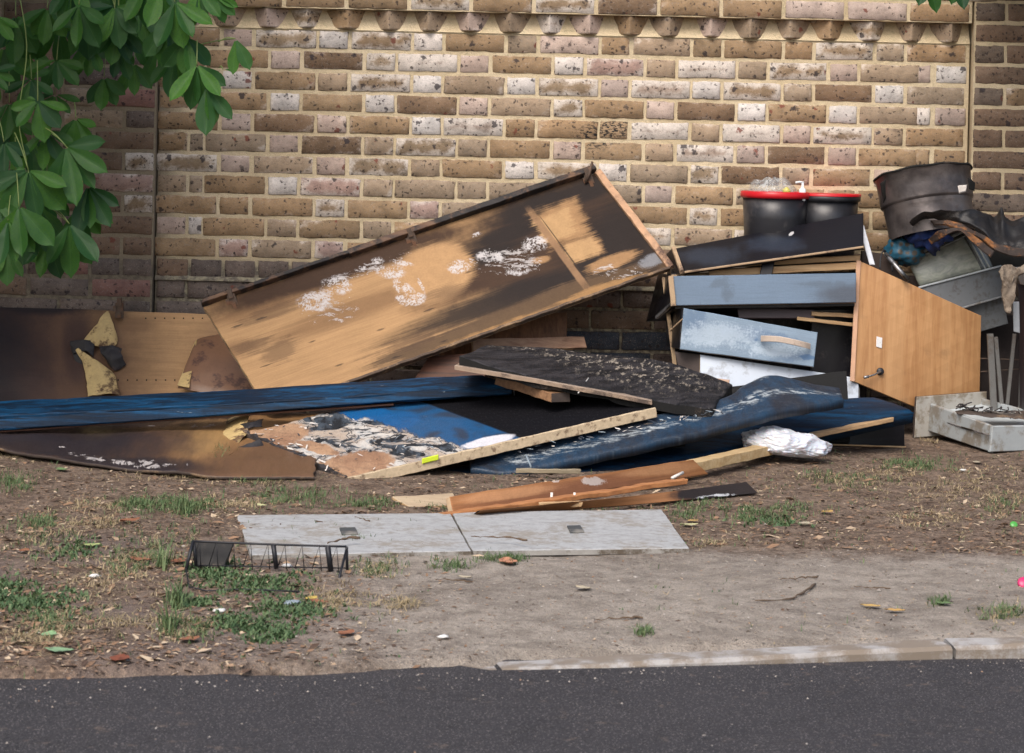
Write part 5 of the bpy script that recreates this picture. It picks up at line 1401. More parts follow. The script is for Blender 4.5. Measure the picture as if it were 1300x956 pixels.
tag(dome('clear_bag', cb1 + Vector((-.01, 0, .235)), .088, .048, mg, 3), 'clear crinkled plastic bag bulging out of the red-rimmed bucket', 'plastic bag')
0 and tag(lump('crumpled_foil', cb1 + Vector((-.02, 0, .25)), (.06, .05, .020), simple('grey_litter', (0.16, 0.15, 0.13), .6, .8, 30), amp=.5, seed=9), 'grey rubbish inside the clear bag on the red-rimmed bucket', 'rubbish')
yb_ = cb1 + Vector((.032, -.07, .245))
tag(lathe('yellow_bottle_cap', [(.001, .012), (.010, .012), (.014, .006), (.015, -.012), (.001, -.012)], yb_, simple('cream_yellow', (0.55, 0.48, 0.12), .4, .3, 40), tilt=Matrix.Rotation(.9, 3, 'Y'), seg=24), 'small yellow bottle top at the edge of the red-rimmed bucket', 'bottle top')
pb = cb1 + Vector((.09, -.06, .243))
t = thing('pump_bottle', pb, 'white pump dispenser top sticking up at the right side of the red-rimmed bucket', 'pump bottle')
wp = Mat('white_pump').out((.70, .73, .76), .35)
lathe('collar', [(.011, -.03), (.012, .010), (.007, .014), (.0045, .018), (.0045, .034), (.001, .034)], pb, wp, t, 20)
tube('spout', [pb + Vector((.004, 0, .034)), pb + Vector((-.012, -.004, .036)), pb + Vector((-.026, -.006, .033))], .004, wp, t)
# -- odds and ends behind the oak door
t = tag(panel('perforated_strip', *quad([(1090, 286, -.28), (1097, 286, -.28), (1111, 336, -.33), (1104, 336, -.33)]), .003, simple('white_metal_strip', (0.55, 0.58, 0.64), .4, .2, 60), nu=4, nv=20), 'narrow white perforated metal strip behind the top of the oak door', 'metal strip')
tag(tube('bent_wire', [W(1117, 342, -.3), W(1118, 328, -.28), W(1122, 318, -.26), W(1130, 325, -.25), W(1133, 345, -.28)], .0028, black_metal, n=20), 'thin bent black wire behind the top edge of the oak door', 'wire')
tag(tube('steel_tube', [W(1124, 322, -.30), W(1153, 356, -.36)], .008, steel, seg=10), 'short steel tube leaning behind the oak door', 'tube')
tag(panel('dark_board', *quad([(1094, 318, -.22), (1122, 322, -.20), (1170, 372, -.20), (1094, 360, -.22)]), .01, simple('brown_dark_board', (0.05, 0.035, 0.03), .7), nu=6, nv=6), 'dark brown board showing just above the oak door', 'board')
# trolley uprights at far right
pm = simple('grey_post_paint', (0.14, 0.14, 0.135), .5, .2, 30, dirt=(0.10, 0.08, 0.065), dirtamt=.45)
t = thing('trolley_frame', W(1265, 530, -.3), 'grey tubular trolley frame standing between the oak door and the right edge', 'trolley')
for (x0, y0, x1, y1, w) in ((1257, 424, 1262, 525, .022), (1264, 428, 1272, 518, .014), (1288, 424, 1278, 520, .012), (1296, 470, 1294, 522, .008)):
    bar('post', W(x0, y0, -.36), W(x1, y1, -.34), w, .014, pm, t, up=(0, -1, 0))
bar('cross_bar', W(1245, 455, -.32), W(1330, 458, -.32), .006, .004, rust, t)
bar('cross_bar', W(1245, 472, -.30), W(1330, 466, -.30), .006, .004, rust, t)
tag(panel('dark_board', *quad([(1240, 400, -.12), (1340, 400, -.12), (1340, 520, -.16), (1240, 520, -.16)]), .012, simple('shade_dark_board', (0.035, 0.026, 0.024), .8, .5, 20), nu=8, nv=8), 'added dark board standing in for shade behind the grey trolley frame', 'board')  # added board; its dark colour stands in for the wall in deep shade
# bin with draped cloth on the right edge
t = thing('waste_bin', W(1330, 520, -.4), 'dark plum plastic bin cut off by the right edge of the photograph', 'bin')
pb_ = W(1332, 520, -.40)
lathe('bin_body', [(.001, 0), (.095, 0), (.10, .01), (.112, .40), (.118, .43), (.105, .43), (.001, .42)], pb_, simple('plum_black_plastic', (0.028, 0.018, 0.022), .5, .3, 14), t, 40)
panel('label_strip', *quad([(1286, 383, -.53), (1294, 383, -.53), (1295, 423, -.53), (1287, 421, -.53)]), .003, simple('grey_label', (0.26, 0.28, 0.30), .5, .3, 60), t, nu=4, nv=8)
bowl = W(1322, 341, -.48)
tag(lathe('white_basin', [(.001, 0 - .055), (.07, -.055), (.082, -.012), (.094, -.010), (.096, 0), (.088, .002), (.078, -.01), (.066, -.05), (.001, -.05)], bowl, simple('white_enamel', (0.50, 0.53, 0.58), .35, .1, 10, dirt=(0.35, 0.2, 0.16), dirtamt=.5), seg=40), 'white basin with a pinkish stain on top of the bin at the right edge', 'basin')
clo = simple('dirty_beige_cloth', (0.24, 0.195, 0.15), .9, .35, 20, dirt=(0.10, 0.075, 0.055), dirtamt=.6, dscale=20)
tag(panel('cloth', pl([(1330, 330, -.42), (1308, 333, -.50), (1296, 337, -.54), (1286, 342, -.57)]), pl([(1330, 338, -.50), (1306, 342, -.56), (1292, 350, -.58), (1285, 358, -.60)]), .006, clo, nu=30, nv=16, warp=.012, wfreq=22, jag=.004, smooth=True, bulge=.012), 'dirty beige rag draped over the white basin at the right edge', 'cloth')
tag(panel('rag', pl([(1268, 345, -.60), (1273, 338, -.60), (1280, 336, -.58), (1292, 340, -.56)]), pl([(1272, 368, -.60), (1276, 392, -.60), (1282, 398, -.60), (1288, 380, -.60)]), .005, clo, nu=24, nv=20, warp=.010, wfreq=30, jag=.003, smooth=True, bulge=.010), 'narrow hanging fold of beige rag left of the white basin', 'rag')

# ------------------------------------------------------------------ chestnut leaves
def leaf_mat():
    M = Mat('chestnut_leaf')
    oi = M.nt.nodes.new('ShaderNodeObjectInfo'); r = M.X(oi.outputs['Random'])
    u, v, z = M.sep(M.uv())
    n = M.noise(M.ob(), 22, 4, .6); n2 = M.noise(M.ob(), 120, 3)
    c = M.mix(r, (0.010, 0.060, 0.020), (0.060, 0.165, 0.018))
    c = M.mix(n.step(.35, .7) * .5, c, (0.010, 0.055, 0.024))
    mid = (v - .5).abs().step(.035, .01)
    side = ((u * 13.0 - (v - .5).abs() * 5.0).m('FRACT') - .5).abs()
    vein = side.step(.06, .0) * .5
    c = M.mix(mid.max(vein) * .28, c, (0.08, 0.20, 0.05))
    c = M.mix(n2.step(.72, .78) * (1.0 - mid) * .4, c, (0.25, 0.20, 0.08))
    eb = (v - .5).abs() * 2.0 + (n - .5) * 1.6 + (n2 - .5) * .5
    c = M.mix(eb.step(1.12, 1.28) * r.step(.35, .6) * .8, c, (0.20, 0.12, 0.04))
    c = M.mul(c, (n - .5) * .5 + (r - .5) * .35 + 1.0)
    mt = M.out(c, .5, (1.0 - mid.max(vein)) * .6 + n * .3, .35, .003, 0, .35)
    # thin leaf: some light passes through
    nt = M.nt
    tr = nt.nodes.new('ShaderNodeBsdfTranslucent'); mx = nt.nodes.new('ShaderNodeMixShader')
    nt.links.new(M.mul(M.mix(0.5, c, (0.06, 0.22, 0.02)), n * 0.0 + 1.2), tr.inputs[0])
    mx.inputs[0].default_value = .3
    outn = nt.nodes['Material Output']
    nt.links.new(M.b.outputs[0], mx.inputs[1]); nt.links.new(tr.outputs[0], mx.inputs[2]); nt.links.new(mx.outputs[0], outn.inputs[0])
    return mt
LM = leaf_mat()
def leaflet_mesh(L, Wd, droop, fold, seed):
    r = random.Random(seed)
    nu, nv = 18, 7
    V, F, UV = [], [], []
    twist = r.uniform(-.5, .5); wave = r.uniform(.0, .006)
    for i in range(nu):
        f = i / (nu - 1)
        w = Wd * (0.10 + .95 * math.sin(math.pi * min(1, f ** 1.35 * .98 + .01)) ** .85) if f < .99 else Wd * .02
        w *= (1 - max(0, (f - .86) / .14) ** 1.2 * .82)
        if i % 2: w *= 1.035
        x = L * f * (1 - .12 * droop * f)
        z = -droop * L * .35 * f * f
        for j in range(nv):
            s = (j / (nv - 1) - .5) * 2
            yy = s * w / 2
            zz = z - fold * (1 - abs(s)) * w * .35 + wave * math.sin(f * 22 + j) * abs(s)
            zz += twist * yy * f * .5 + .012 * mnoise.noise(Vector((f * 5, s * 2, seed * 3.1)))
            V.append((x, yy, zz)); UV.append((f, j / (nv - 1)))
    for i in range(nu - 1):
        for j in range(nv - 1): F.append((i*nv+j, (i+1)*nv+j, (i+1)*nv+j+1, i*nv+j+1))
    me = bpy.data.meshes.new('leaflet'); me.from_pydata(V, [], F); me.materials.append(LM)
    l = me.uv_layers.new(name='UVMap')
    idx = np.zeros(len(me.loops), dtype=int); me.loops.foreach_get('vertex_index', idx)
    l.data.foreach_set('uv', np.array(UV)[idx].ravel())
    me.polygons.foreach_set('use_smooth', [True] * len(me.polygons)); me.update()
    return me
LEAF = [leaflet_mesh(1.0, .31 + .03 * (k % 3), .35 + .25 * (k % 3), .55, k) for k in range(9)]
stalk_m = Mat('leaf_stalk').out((0.16, 0.22, 0.06), .5)
twig_m = simple('chestnut_twig', (0.07, 0.05, 0.04), .8, .3, 60)
bark = simple('chestnut_bark', (0.11, 0.085, 0.065), .95, .4, 12, bump=1.0)
tree = thing('chestnut_tree', (-3.3, -1.3, 0), 'horse chestnut tree whose leafy branches hang into the top left corner', 'tree')
V, F = tube_geo([(-3.3, -1.3, -.1), (-3.32, -1.28, 1.0), (-3.25, -1.25, 2.2), (-3.1, -1.2, 3.4)], lambda f: .26 - .12 * f, 20, n=24)
mesh_obj('trunk', V, F, bark, tree, smooth=True)
limb = []
for pts, r0 in (([(-3.25, -1.25, 2.0), (-2.6, -1.1, 2.25), (-1.9, -.95, 2.1), (-1.35, -.85, 1.75)], .045), ([(-3.28, -1.25, 1.5), (-2.7, -1.0, 1.75), (-2.2, -.9, 1.6), (-1.85, -.85, 1.35)], .035), ([(-3.2, -1.2, 2.6), (-2.2, -1.2, 2.7), (-1.3, -1.0, 2.5), (-.9, -.85, 2.0)], .05)):
    V, F = tube_geo(pts, (lambda q: (lambda f: q * (1 - .85 * f)))(r0), 8, n=16)
    mesh_obj('branch', V, F, bark, tree, smooth=True)
def facing(direction, nrm_):
    x = Vector(direction).normalized(); z = (Vector(nrm_) - x * x.dot(Vector(nrm_))).normalized(); y = z.cross(x)
    return Matrix((x, y, z)).transposed()
def compound(parent, px, py, Y, size, angs, stalk=(0, -30), seed=0, lens=None, stalk_r=.0018):
    """one palmate leaf: hub at (px, py); angles in degrees, 0 = right, -90 = straight down"""
    r = random.Random(seed * 13 + 5)
    hub = W(px, py, Y)
    sp = hub + Vector((stalk[0] / 380, .03, -stalk[1] / 380))
    lf = tube('leaf', [sp, sp.lerp(hub, .5) + Vector((0, 0, .008)), hub], stalk_r, stalk_m, parent, seg=5, n=6)
    for q, a in enumerate(angs):
        th = math.radians(a + r.uniform(-4, 4))
        mid = abs(a + 90) / 90
        L = size / 380 * ((1.0 - .28 * mid) if lens is None else lens[q]) * r.uniform(.94, 1.06)
        d = Vector((math.cos(th), r.uniform(-.55, -.05), math.sin(th)))
        nz = Vector((r.uniform(-.35, .35), -1, r.uniform(.15, .7)))
        o = bpy.data.objects.new('leaflet', r.choice(LEAF)); C.objects.link(o); o.parent = lf
        M4 = facing(d, nz).to_4x4()
        o.rotation_euler = M4.to_euler()
        L *= r.uniform(.82, 1.06)
        o.scale = (L, L * r.uniform(.85, 1.2), L)
        o.location = hub + d.normalized() * .008 - origin(lf)
    return lf
fan5 = (-20, -55, -90, -125, -160); fan7 = (5, -28, -60, -90, -120, -152, -185)
k = 0
for (px, py, Y, s, an, st_) in (
    (36, 216, -1.05, 78, (-15, -48, -75, -112, -160, 175), (-20, -45)),
    (84, 186, -1.00, 82, (15, -25, -52, -78, -110), (-28, -22)),
    (112, 236, -.95, 62, (-30, -55, -85, -105), (-20, -26)),
    (88, 284, -1.0, 70, (-40, -62, -88, -118), (-24, -20)),
    (24, 262, -1.1, 76, (-45, -68, -90, -118), (-6, -40)),
    (-10, 250, -1.05, 70, (-35, -65, -95), (-10, -40)),
    (48, 128, -.95, 52, (-10, -45, -80, -130, -165, 160), (-4, -50)),
    (72, 76, -.80, 50, (-10, -45, -80, -120, -160), (0, -30)),
    (40, 100, -.85, 46, (-30, -70, -110, -150, 30), (-5, -30)),
    (-8, 20, -1.0, 46, (-20, -50, -80), (-10, -30)),
    (-12, 92, -.95, 44, (-10, -40, -75, 20), (-10, -30)),
    (90, -18, -1.0, 58, (-50, -75, -100, -130), (0, -30)),
    (100, 6, -1.05, 62, (-35, -65, -95, -130), (2, -30)),
    (146, 8, -.98, 56, (-5, -50, -78, -110, -150, -175), (-3, -40)),
    (149, 34, -.92, 52, (-40, -68, -95, -125), (-8, -34)),
    (152, 58, -.85, 44, (-45, -75, -100), (0, -20)),
    (132, 98, -.70, 44, (-35, -62, -90, -120), (0, -30)),
    (186, -22, -1.0, 56, (-60, -85, -115), (0, -20)),
    (205, -18, -1.05, 54, (-70, -100, -50), (0, -20)),
    (222, 2, -1.08, 66, (-30, -58, -82, -108), (-12, -30)),
    (214, 30, -.95, 52, (-38, -70, -100, -125), (-14, -20)),
    (236, 46, -1.05, 56, (-45, -72, -96, -122), (-8, -20)),
    (250, 82, -1.1, 60, (-30, -52, -78, -100, -122), (-2, -30)),
    (262, 110, -1.1, 62, (-48, -70, -92), (-6, -16)),
    (252, -14, -1.05, 54, (-28, -50, -78, -105), (-4, -20)),
    (270, -6, -1.05, 46, (-18, -38, -60), (-10, -8)),
    (299, 49, -1.1, 50, (-62, -98), (-22, 4)),
    (283, 88, -1.08, 22, (-5,), (-6, -2)),
    (60, 10, -.85, 52, (-30, -60, -90, -120, -150), (0, -30)),
    (116, 60, -.75, 44, (-60, -90, -120), (0, -20)),
    (10, 330 - 50, -1.1, 60, (-50, -75, -100), (0, -30)),
    (60, 300, -.7, 62, (-40, -70, -100, -130), (0, -20)), (100, 262, -.7, 64, (-20, -50, -80, -110), (0, -20)), (5, 60, -.7, 60, (-10, -45, -80, -120), (0, -20)), (75, 30, -.7, 58, (-10, -45, -80, -120, -160), (0, -20)), (170, 80, -.7, 46, (-50, -85, -115), (0, -20)), (222, 70, -.8, 54, (-45, -75, -100, -130), (0, -20)), (40, 180, -.7, 60, (-10, -45, -80, -120), (0, -20)), (10, 318, -.8, 44, (-50, -85, -115), (0, -20)),
    (30, 60, -.5, 60, (-30, -70, -110, -150), (0, -20)), (110, 50, -.5, 56, (-30, -70, -110, -150), (0, -20)), (170, 40, -.5, 56, (-30, -70, -110, -150), (0, -20)), (15, 150, -.5, 60, (-30, -70, -110), (0, -20)), (70, 210, -.5, 56, (-30, -70, -110), (0, -20)), (20, 290, -.6, 60, (-50, -80, -120), (0, -20)), (200, 60, -.5, 50, (-30, -70, -110), (0, -20)),
    (5, 180, -.95, 52, (-15, -50, -85, -120), (-10, -30)), (20, 215, -.85, 60, (-30, -60, -90, -130, -160), (-4, -40)), (60, 240, -.85, 60, (-20, -50, -80, -110), (-4, -40)), (96, 150, -.8, 44, (-20, -60, -95, -130), (-4, -20)),
    (20, 20, -.8, 60, (-30, -60, -90, -120), (-4, -40)), (12, 130, -.8, 50, (-10, -50, -90, -130), (-4, -40)), (70, 120, -.75, 46, (-10, -50, -90, -130, -170), (-4, -40)), (180, 6, -.8, 60, (-50, -80, -110, -140), (0, -30)), (50, 262, -.9, 62, (-50, -78, -104, -135), (0, -30)), (110, 20, -.8, 60, (-40, -80, -120, -150), (0, -30)),
    (58, 165, -.90, 50, (-20, -60, -95, -130), (-10, -30)),
    (168, -30, -.8, 60, (-60, -90, -120), (0, -20)),
    (128, -26, -.85, 60, (-60, -90, -120), (0, -20))):
    k += 1
    compound(tree, px, py, Y, s, an, st_, seed=k)
# twigs carrying them
for pts in ([(20, -30), (34, 60), (24, 150), (36, 216)], [(90, -60), (145, -20), (150, 36)], [(200, -50), (236, 46), (250, 82), (262, 110)], [(24, 150), (60, 166), (84, 186), (112, 236)], [(240, 60), (275, 52), (299, 49)], [(36, 216), (40, 240), (88, 284)]):
    tube('twig', [W(a, b, -.95) for a, b in pts], .0022, stalk_m, tree, seg=5, n=14)
# extra leaves out of view (joined), added to shade the wall corners
r = random.Random(77)
def mass(n, boxes, parent, name='shade_foliage', size=.16):
    V, F = [], []
    for _ in range(n):
        b = r.choice(boxes)
        c = Vector([r.uniform(b[2*q], b[2*q+1]) for q in range(3)])
        L = size * r.uniform(.7, 1.2)
        d = Vector((r.uniform(-1, 1), r.uniform(-1, 1), r.uniform(-1, .1))).normalized()
        s = d.cross(Vector((r.uniform(-.4, .4), r.uniform(-.4, .4), 1))).normalized() * L * .2
        q = len(V)
        V += [c, c + d*L*.45 + s, c + d*L*.75 + s*.9, c + d*L, c + d*L*.75 - s*.9, c + d*L*.45 - s]
        F.append((q, q+1, q+2, q+3, q+4, q+5))
    uv = [(0, .5), (.45, 0), (.75, 0), (1, .5), (.75, 1), (.45, 1)] * (len(V) // 6)
    o = mesh_obj(name, V, F, LM, parent, uv)
    o['kind'] = 'stuff'
    return o
mass(5800, [(-3.4, -1.5, -2.3, -.6, 1.95, 3.4), (-3.6, -1.45, -1.5, -.25, 1.72, 2.6), (-3.6, -2.1, -1.6, -.3, .9, 1.9), (-3.2, -1.25, -1.9, -.3, 2.1, 3.2)], tree)
# tips of another branch at the top right
rt = thing('overhanging_branch', W(1205, -60, -.5), 'leaf tips of a branch poking in at the top edge near the right pier', 'branch')
tube('twig', [W(1205, -420, -.5), W(1215, -150, -.5), W(1205, -40, -.5)], .006, twig_m, rt, n=10)
compound(rt, 1178, -34, -.5, 52, (-50, -75, -110), (10, -20), seed=201)
compound(rt, 1216, -36, -.5, 52, (-50, -80, -100, -120), (10, -20), seed=202)
mass(2000, [(1.55, 2.9, -1.2, -.2, 1.75, 2.6)], rt)  # extra out-of-view leaves put in to shade the wall's right end

# ------------------------------------------------------------------ litter, grass, pebbles
def at_ground(px, py):
    g = G(px, py); g.z = ground_z(g.x, g.y); return g
r = random.Random(11)
def in_path(g): return g.y < -2.75 and g.x > -.45 + r.uniform(-.4, .4)
def blade_geo(V, F, c, h, w, lean, az):
    q = len(V)
    d = Vector((math.cos(az), math.sin(az), 0)); s = Vector((-d.y, d.x, 0)) * w
    p1 = c + Vector((0, 0, h * .55)) + d * lean * .35; p2 = c + Vector((0, 0, h * (1 - min(.7, lean / h * .25)))) + d * lean
    V.extend([c - s, c + s, p1 + s * .8, p1 - s * .8, p2]); F.extend([(q, q+1, q+2, q+3), (q+3, q+2, q+4)])
def grass_mat(name, a, b, t=.25):
    M = Mat(name)
    g = M.nt.nodes.new('ShaderNodeNewGeometry'); ri = M.X(g.outputs['Random Per Island'])
    n = M.noise(M.pos(), 3, 3)
    return M.out(M.mix((ri * .7 + n * .3).clamp(), a, b), .6, spec=.3)
green = grass_mat('green_grass', (0.035, 0.085, 0.030), (0.15, 0.19, 0.085))
darkgreen = grass_mat('low_green_weeds', (0.030, 0.075, 0.030), (0.11, 0.16, 0.07))
straw = grass_mat('dry_straw_grass', (0.20, 0.16, 0.085), (0.42, 0.33, 0.20))
V, F = [], []; V2, F2 = [], []; V3, F3 = [], []
patches = [(185, 640, 34, 9, 110, 'g'), (240, 642, 26, 9, 90, 'g'), (15, 612, 22, 8, 60, 'g'), (50, 665, 22, 6, 40, 'g'), (120, 668, 30, 8, 40, 's'), (205, 700, 40, 18, 90, 'm'), (160, 715, 26, 14, 60, 'm'), (60, 690, 40, 14, 60, 'm'),
           (330, 742, 50, 10, 110, 'w'), (370, 775, 40, 12, 90, 'w'), (300, 790, 34, 8, 60, 'w'), (345, 800, 30, 8, 70, 'w'), (275, 725, 30, 8, 70, 'w'), (40, 765, 44, 12, 120, 'w'), (70, 790, 30, 10, 60, 'm'), (245, 765, 22, 5, 40, 'w'),
           (235, 800, 26, 10, 60, 'm'), (50, 808, 30, 8, 40, 's'), (10, 745, 18, 12, 50, 'w'), (420, 760, 26, 12, 50, 's'), (480, 724, 22, 8, 50, 'm'), (505, 765, 18, 6, 36, 's'), (640, 712, 22, 5, 50, 'g'), (575, 722, 18, 5, 24, 'g'),
           (380, 630, 50, 8, 80, 'g'), (470, 640, 40, 7, 60, 'g'), (330, 610, 30, 8, 40, 'm'), (262, 590, 26, 8, 50, 's'), (280, 596, 10, 6, 30, 'm'), (230, 605, 60, 6, 40, 's'), (600, 645, 12, 4, 18, 'g'), (735, 644, 60, 4, 20, 'g'),
           (950, 655, 30, 8, 50, 'g'), (1000, 650, 26, 6, 40, 'g'), (985, 662, 36, 5, 30, 'w'), (1160, 590, 34, 7, 90, 'g'), (1060, 605, 30, 8, 50, 'm'), (1090, 612, 40, 8, 50, 'm'), (1135, 600, 26, 6, 30, 's'), (1270, 640, 20, 10, 50, 'm'), (1200, 630, 60, 14, 60, 's'), (1240, 610, 50, 14, 50, 's'),
           (1275, 780, 26, 8, 50, 'm'), (1195, 765, 10, 4, 16, 'g'), (815, 800, 7, 3, 14, 'g'), (870, 650, 20, 6, 24, 'g'), (890, 640, 20, 5, 20, 'g'), (1180, 660, 40, 10, 40, 's'), (120, 640, 40, 8, 40, 's'), (130, 740, 40, 20, 50, 's'), (300, 640, 30, 8, 40, 's'), (560, 640, 16, 5, 20, 'g'),
           (20, 580, 26, 5, 20, 's'), (740, 650, 30, 3, 12, 's'), (905, 690, 40, 5, 14, 's'), (1060, 560, 20, 5, 20, 'g'), (1180, 560, 10, 4, 14, 's'), (95, 700, 30, 8, 30, 'w'), (160, 790, 40, 10, 30, 's'), (460, 690, 14, 4, 10, 'g'), (225, 770, 8, 6, 10, 'b'), (208, 720, 6, 4, 6, 'b'), (236, 655, 6, 4, 8, 'b'), (215, 800, 5, 4, 6, 'b'), (285, 585, 8, 4, 12, 'b')]
for (cx, cy, rx, ry, n, ty) in patches:
    for _ in range(int(n * (2.0 if ty == 'w' else 1.7))):
        c = at_ground(cx + r.gauss(0, rx * .7), cy + r.gauss(0, ry * .75)); c.z -= .003
        kind = ty if ty != 'm' else r.choice('gs')
        for _b in range(5):
            cc = c + Vector((r.gauss(0, .006), r.gauss(0, .006), 0))
            if kind == 'w': blade_geo(V2, F2, cc, r.uniform(.006, .018), r.uniform(.0018, .0038), r.uniform(.004, .016), r.uniform(0, 6.28))
            elif kind == 'g': blade_geo(V, F, cc, r.uniform(.008, .026), r.uniform(.0008, .0015), r.uniform(.004, .026), r.uniform(0, 6.28))
            elif kind == 'b': blade_geo(V, F, cc, r.uniform(.03, .07), r.uniform(.001, .002), r.uniform(.01, .05), r.uniform(0, 6.28))
            else: blade_geo(V3, F3, cc, r.uniform(.006, .022), r.uniform(.0007, .0013), r.uniform(.015, .045), r.uniform(0, 6.28))
for _ in range(5200):
    g = at_ground(r.uniform(-60, 1360), r.uniform(572, 850))
    if in_path(g) and r.random() < .94: continue
    dens = mnoise.noise(Vector((g.x * 2.2, g.y * 2.2, 9)))
    if dens < -.05 and r.random() < .7: continue
    q = r.random()
    for _b in range(3):
        cc = g + Vector((r.gauss(0, .01), r.gauss(0, .01), -.002))
        if q < .68: blade_geo(V3, F3, cc, r.uniform(.002, .014), r.uniform(.0006, .0013), r.uniform(.015, .05), r.uniform(0, 6.28))
        elif q < .88: blade_geo(V, F, cc, r.uniform(.008, .024), r.uniform(.0007, .0013), r.uniform(.004, .02), r.uniform(0, 6.28))
        else: blade_geo(V2, F2, cc, r.uniform(.004, .01), r.uniform(.0012, .003), r.uniform(.004, .01), r.uniform(0, 6.28))
tag(mesh_obj('grass', V, F, green), 'thin green grass growing in patches over the bare verge', 'grass', kind='stuff')
tag(mesh_obj('ground_weeds', V2, F2, darkgreen), 'low dark green weeds matted around the wire rack and lower left', 'weeds', kind='stuff')
tag(mesh_obj('dry_grass', V3, F3, straw), 'straw coloured dead grass strewn over the brown soil', 'dry grass', kind='stuff')
# chips, leaf crumbs
M = Mat('leaf_crumbs')
g = M.nt.nodes.new('ShaderNodeNewGeometry'); ri = M.X(g.outputs['Random Per Island'])
c = M.mix(ri.step(.1, .5), (0.07, 0.042, 0.028), (0.24, 0.145, 0.085))
c = M.mix(ri.step(.72, .9), c, (0.46, 0.36, 0.25))
crumb = M.out(c, .85)
V, F = [], []
def crumb_geo(g, s):
    q = len(V); a = r.uniform(0, 6.28)
    L, w = s * r.uniform(.6, 1.6), s * r.uniform(.2, .7)
    d = Vector((math.cos(a), math.sin(a), r.uniform(-.15, .3))) * L; e = Vector((-math.sin(a), math.cos(a), r.uniform(-.3, .3))) * w
    g = g + Vector((0, 0, s * .25))
    V.extend([g - d, g - d*.2 - e, g + d*.8 - e*.5, g + d, g + d*.2 + e + Vector((0, 0, w*.4)), g - d*.6 + e*.7]); F.append((q, q+1, q+2, q+3, q+4, q+5))
for _ in range(26000):
    py = 565 + 295 * r.random() ** .8
    g = at_ground(r.uniform(-60, 1360), py)
    if g.y > -.05: continue
    if in_path(g):
        if r.random() < .80: continue
        crumb_geo(g, r.uniform(.0015, .005))
    else:
        if mnoise.noise(Vector((g.x * 3, g.y * 3, 4))) < -.25 and r.random() < .6: continue
        crumb_geo(g, r.uniform(.002, .0085) if r.random() < .93 else r.uniform(.009, .014))
tag(mesh_obj('leaf_litter', V, F, crumb), 'brown crumbled leaves and bark chips covering the soil', 'leaf litter', kind='stuff')
# pebbles
M = Mat('small_stones')
g = M.nt.nodes.new('ShaderNodeNewGeometry'); ri = M.X(g.outputs['Random Per Island'])
c = M.mix(ri, (0.10, 0.085, 0.075), (0.46, 0.42, 0.37)); c = M.mix(ri.step(.92, .95), c, (0.30, 0.19, 0.12))
stone = M.out(c, .8)
V, F = [], []
for _ in range(3800):
    px, py = r.uniform(-60, 1360), r.uniform(600, 862)
    g = at_ground(px, py)
    if not in_path(g) and r.random() < .75: continue
    s = r.uniform(.0012, .0036) if r.random() < .96 else r.uniform(.004, .007)
    q = len(V)
    for (x_, y_, z_) in ((1, 0, 0), (.3, .9, 0), (-.8, .6, 0), (-.9, -.5, 0), (.2, -1, 0), (0, 0, 1)):
        V.append(g + Vector((x_ * r.uniform(.7, 1.2), y_ * r.uniform(.7, 1.2), z_ * .45)) * s)
    F += [(q+a_, q+(a_+1) % 5, q+5) for a_ in range(5)]
tag(mesh_obj('gravel', V, F, stone), 'small pale stones scattered over the sandy path and soil', 'stones', kind='stuff')
# fallen leaves one can pick out
def fallen(px, py, size, col, label, seed, ang=None):
    rr = random.Random(seed)
    M_ = simple('fallen_leaf_' + str(seed), col, .75, .3, 60, dirt=[k_ * .5 for k_ in col], dirtamt=.4, dscale=50)
    g0 = at_ground(px, py) + Vector((0, 0, .006))
    a = rr.uniform(0, 6.28) if ang is None else ang
    V, F = [], []
    nu, nv = 9, 5
    cup = rr.uniform(.02, .22)
    for i in range(nu):
        f = i / (nu - 1); w = math.sin(math.pi * f ** .9) * .30 + .01
        for j in range(nv):
            s = j / (nv - 1) * 2 - 1
            x_, y_ = (f - .5), s * w * (1 + .15 * mnoise.noise(Vector((f * 6, s * 3, seed))))
            z_ = cup * (abs(s) ** 2 * .22 + (f - .5) ** 2 * .8) + .05 * mnoise.noise(Vector((f * 5, s * 3, seed + 3)))
            V.append(g0 + Vector((x_ * math.cos(a) - y_ * math.sin(a), x_ * math.sin(a) + y_ * math.cos(a), z_)) * size)
    for i in range(nu - 1):
        for j in range(nv - 1): F.append((i*nv+j, (i+1)*nv+j, (i+1)*nv+j+1, i*nv+j+1))
    o = tag(mesh_obj('fallen_leaf', V, F, M_, smooth=True), label, 'leaf', 'fallen leaves on the verge')
    return o
BR, YE, GR, PA = (0.25, 0.105, 0.055), (0.44, 0.29, 0.10), (0.14, 0.22, 0.09), (0.38, 0.33, 0.24)
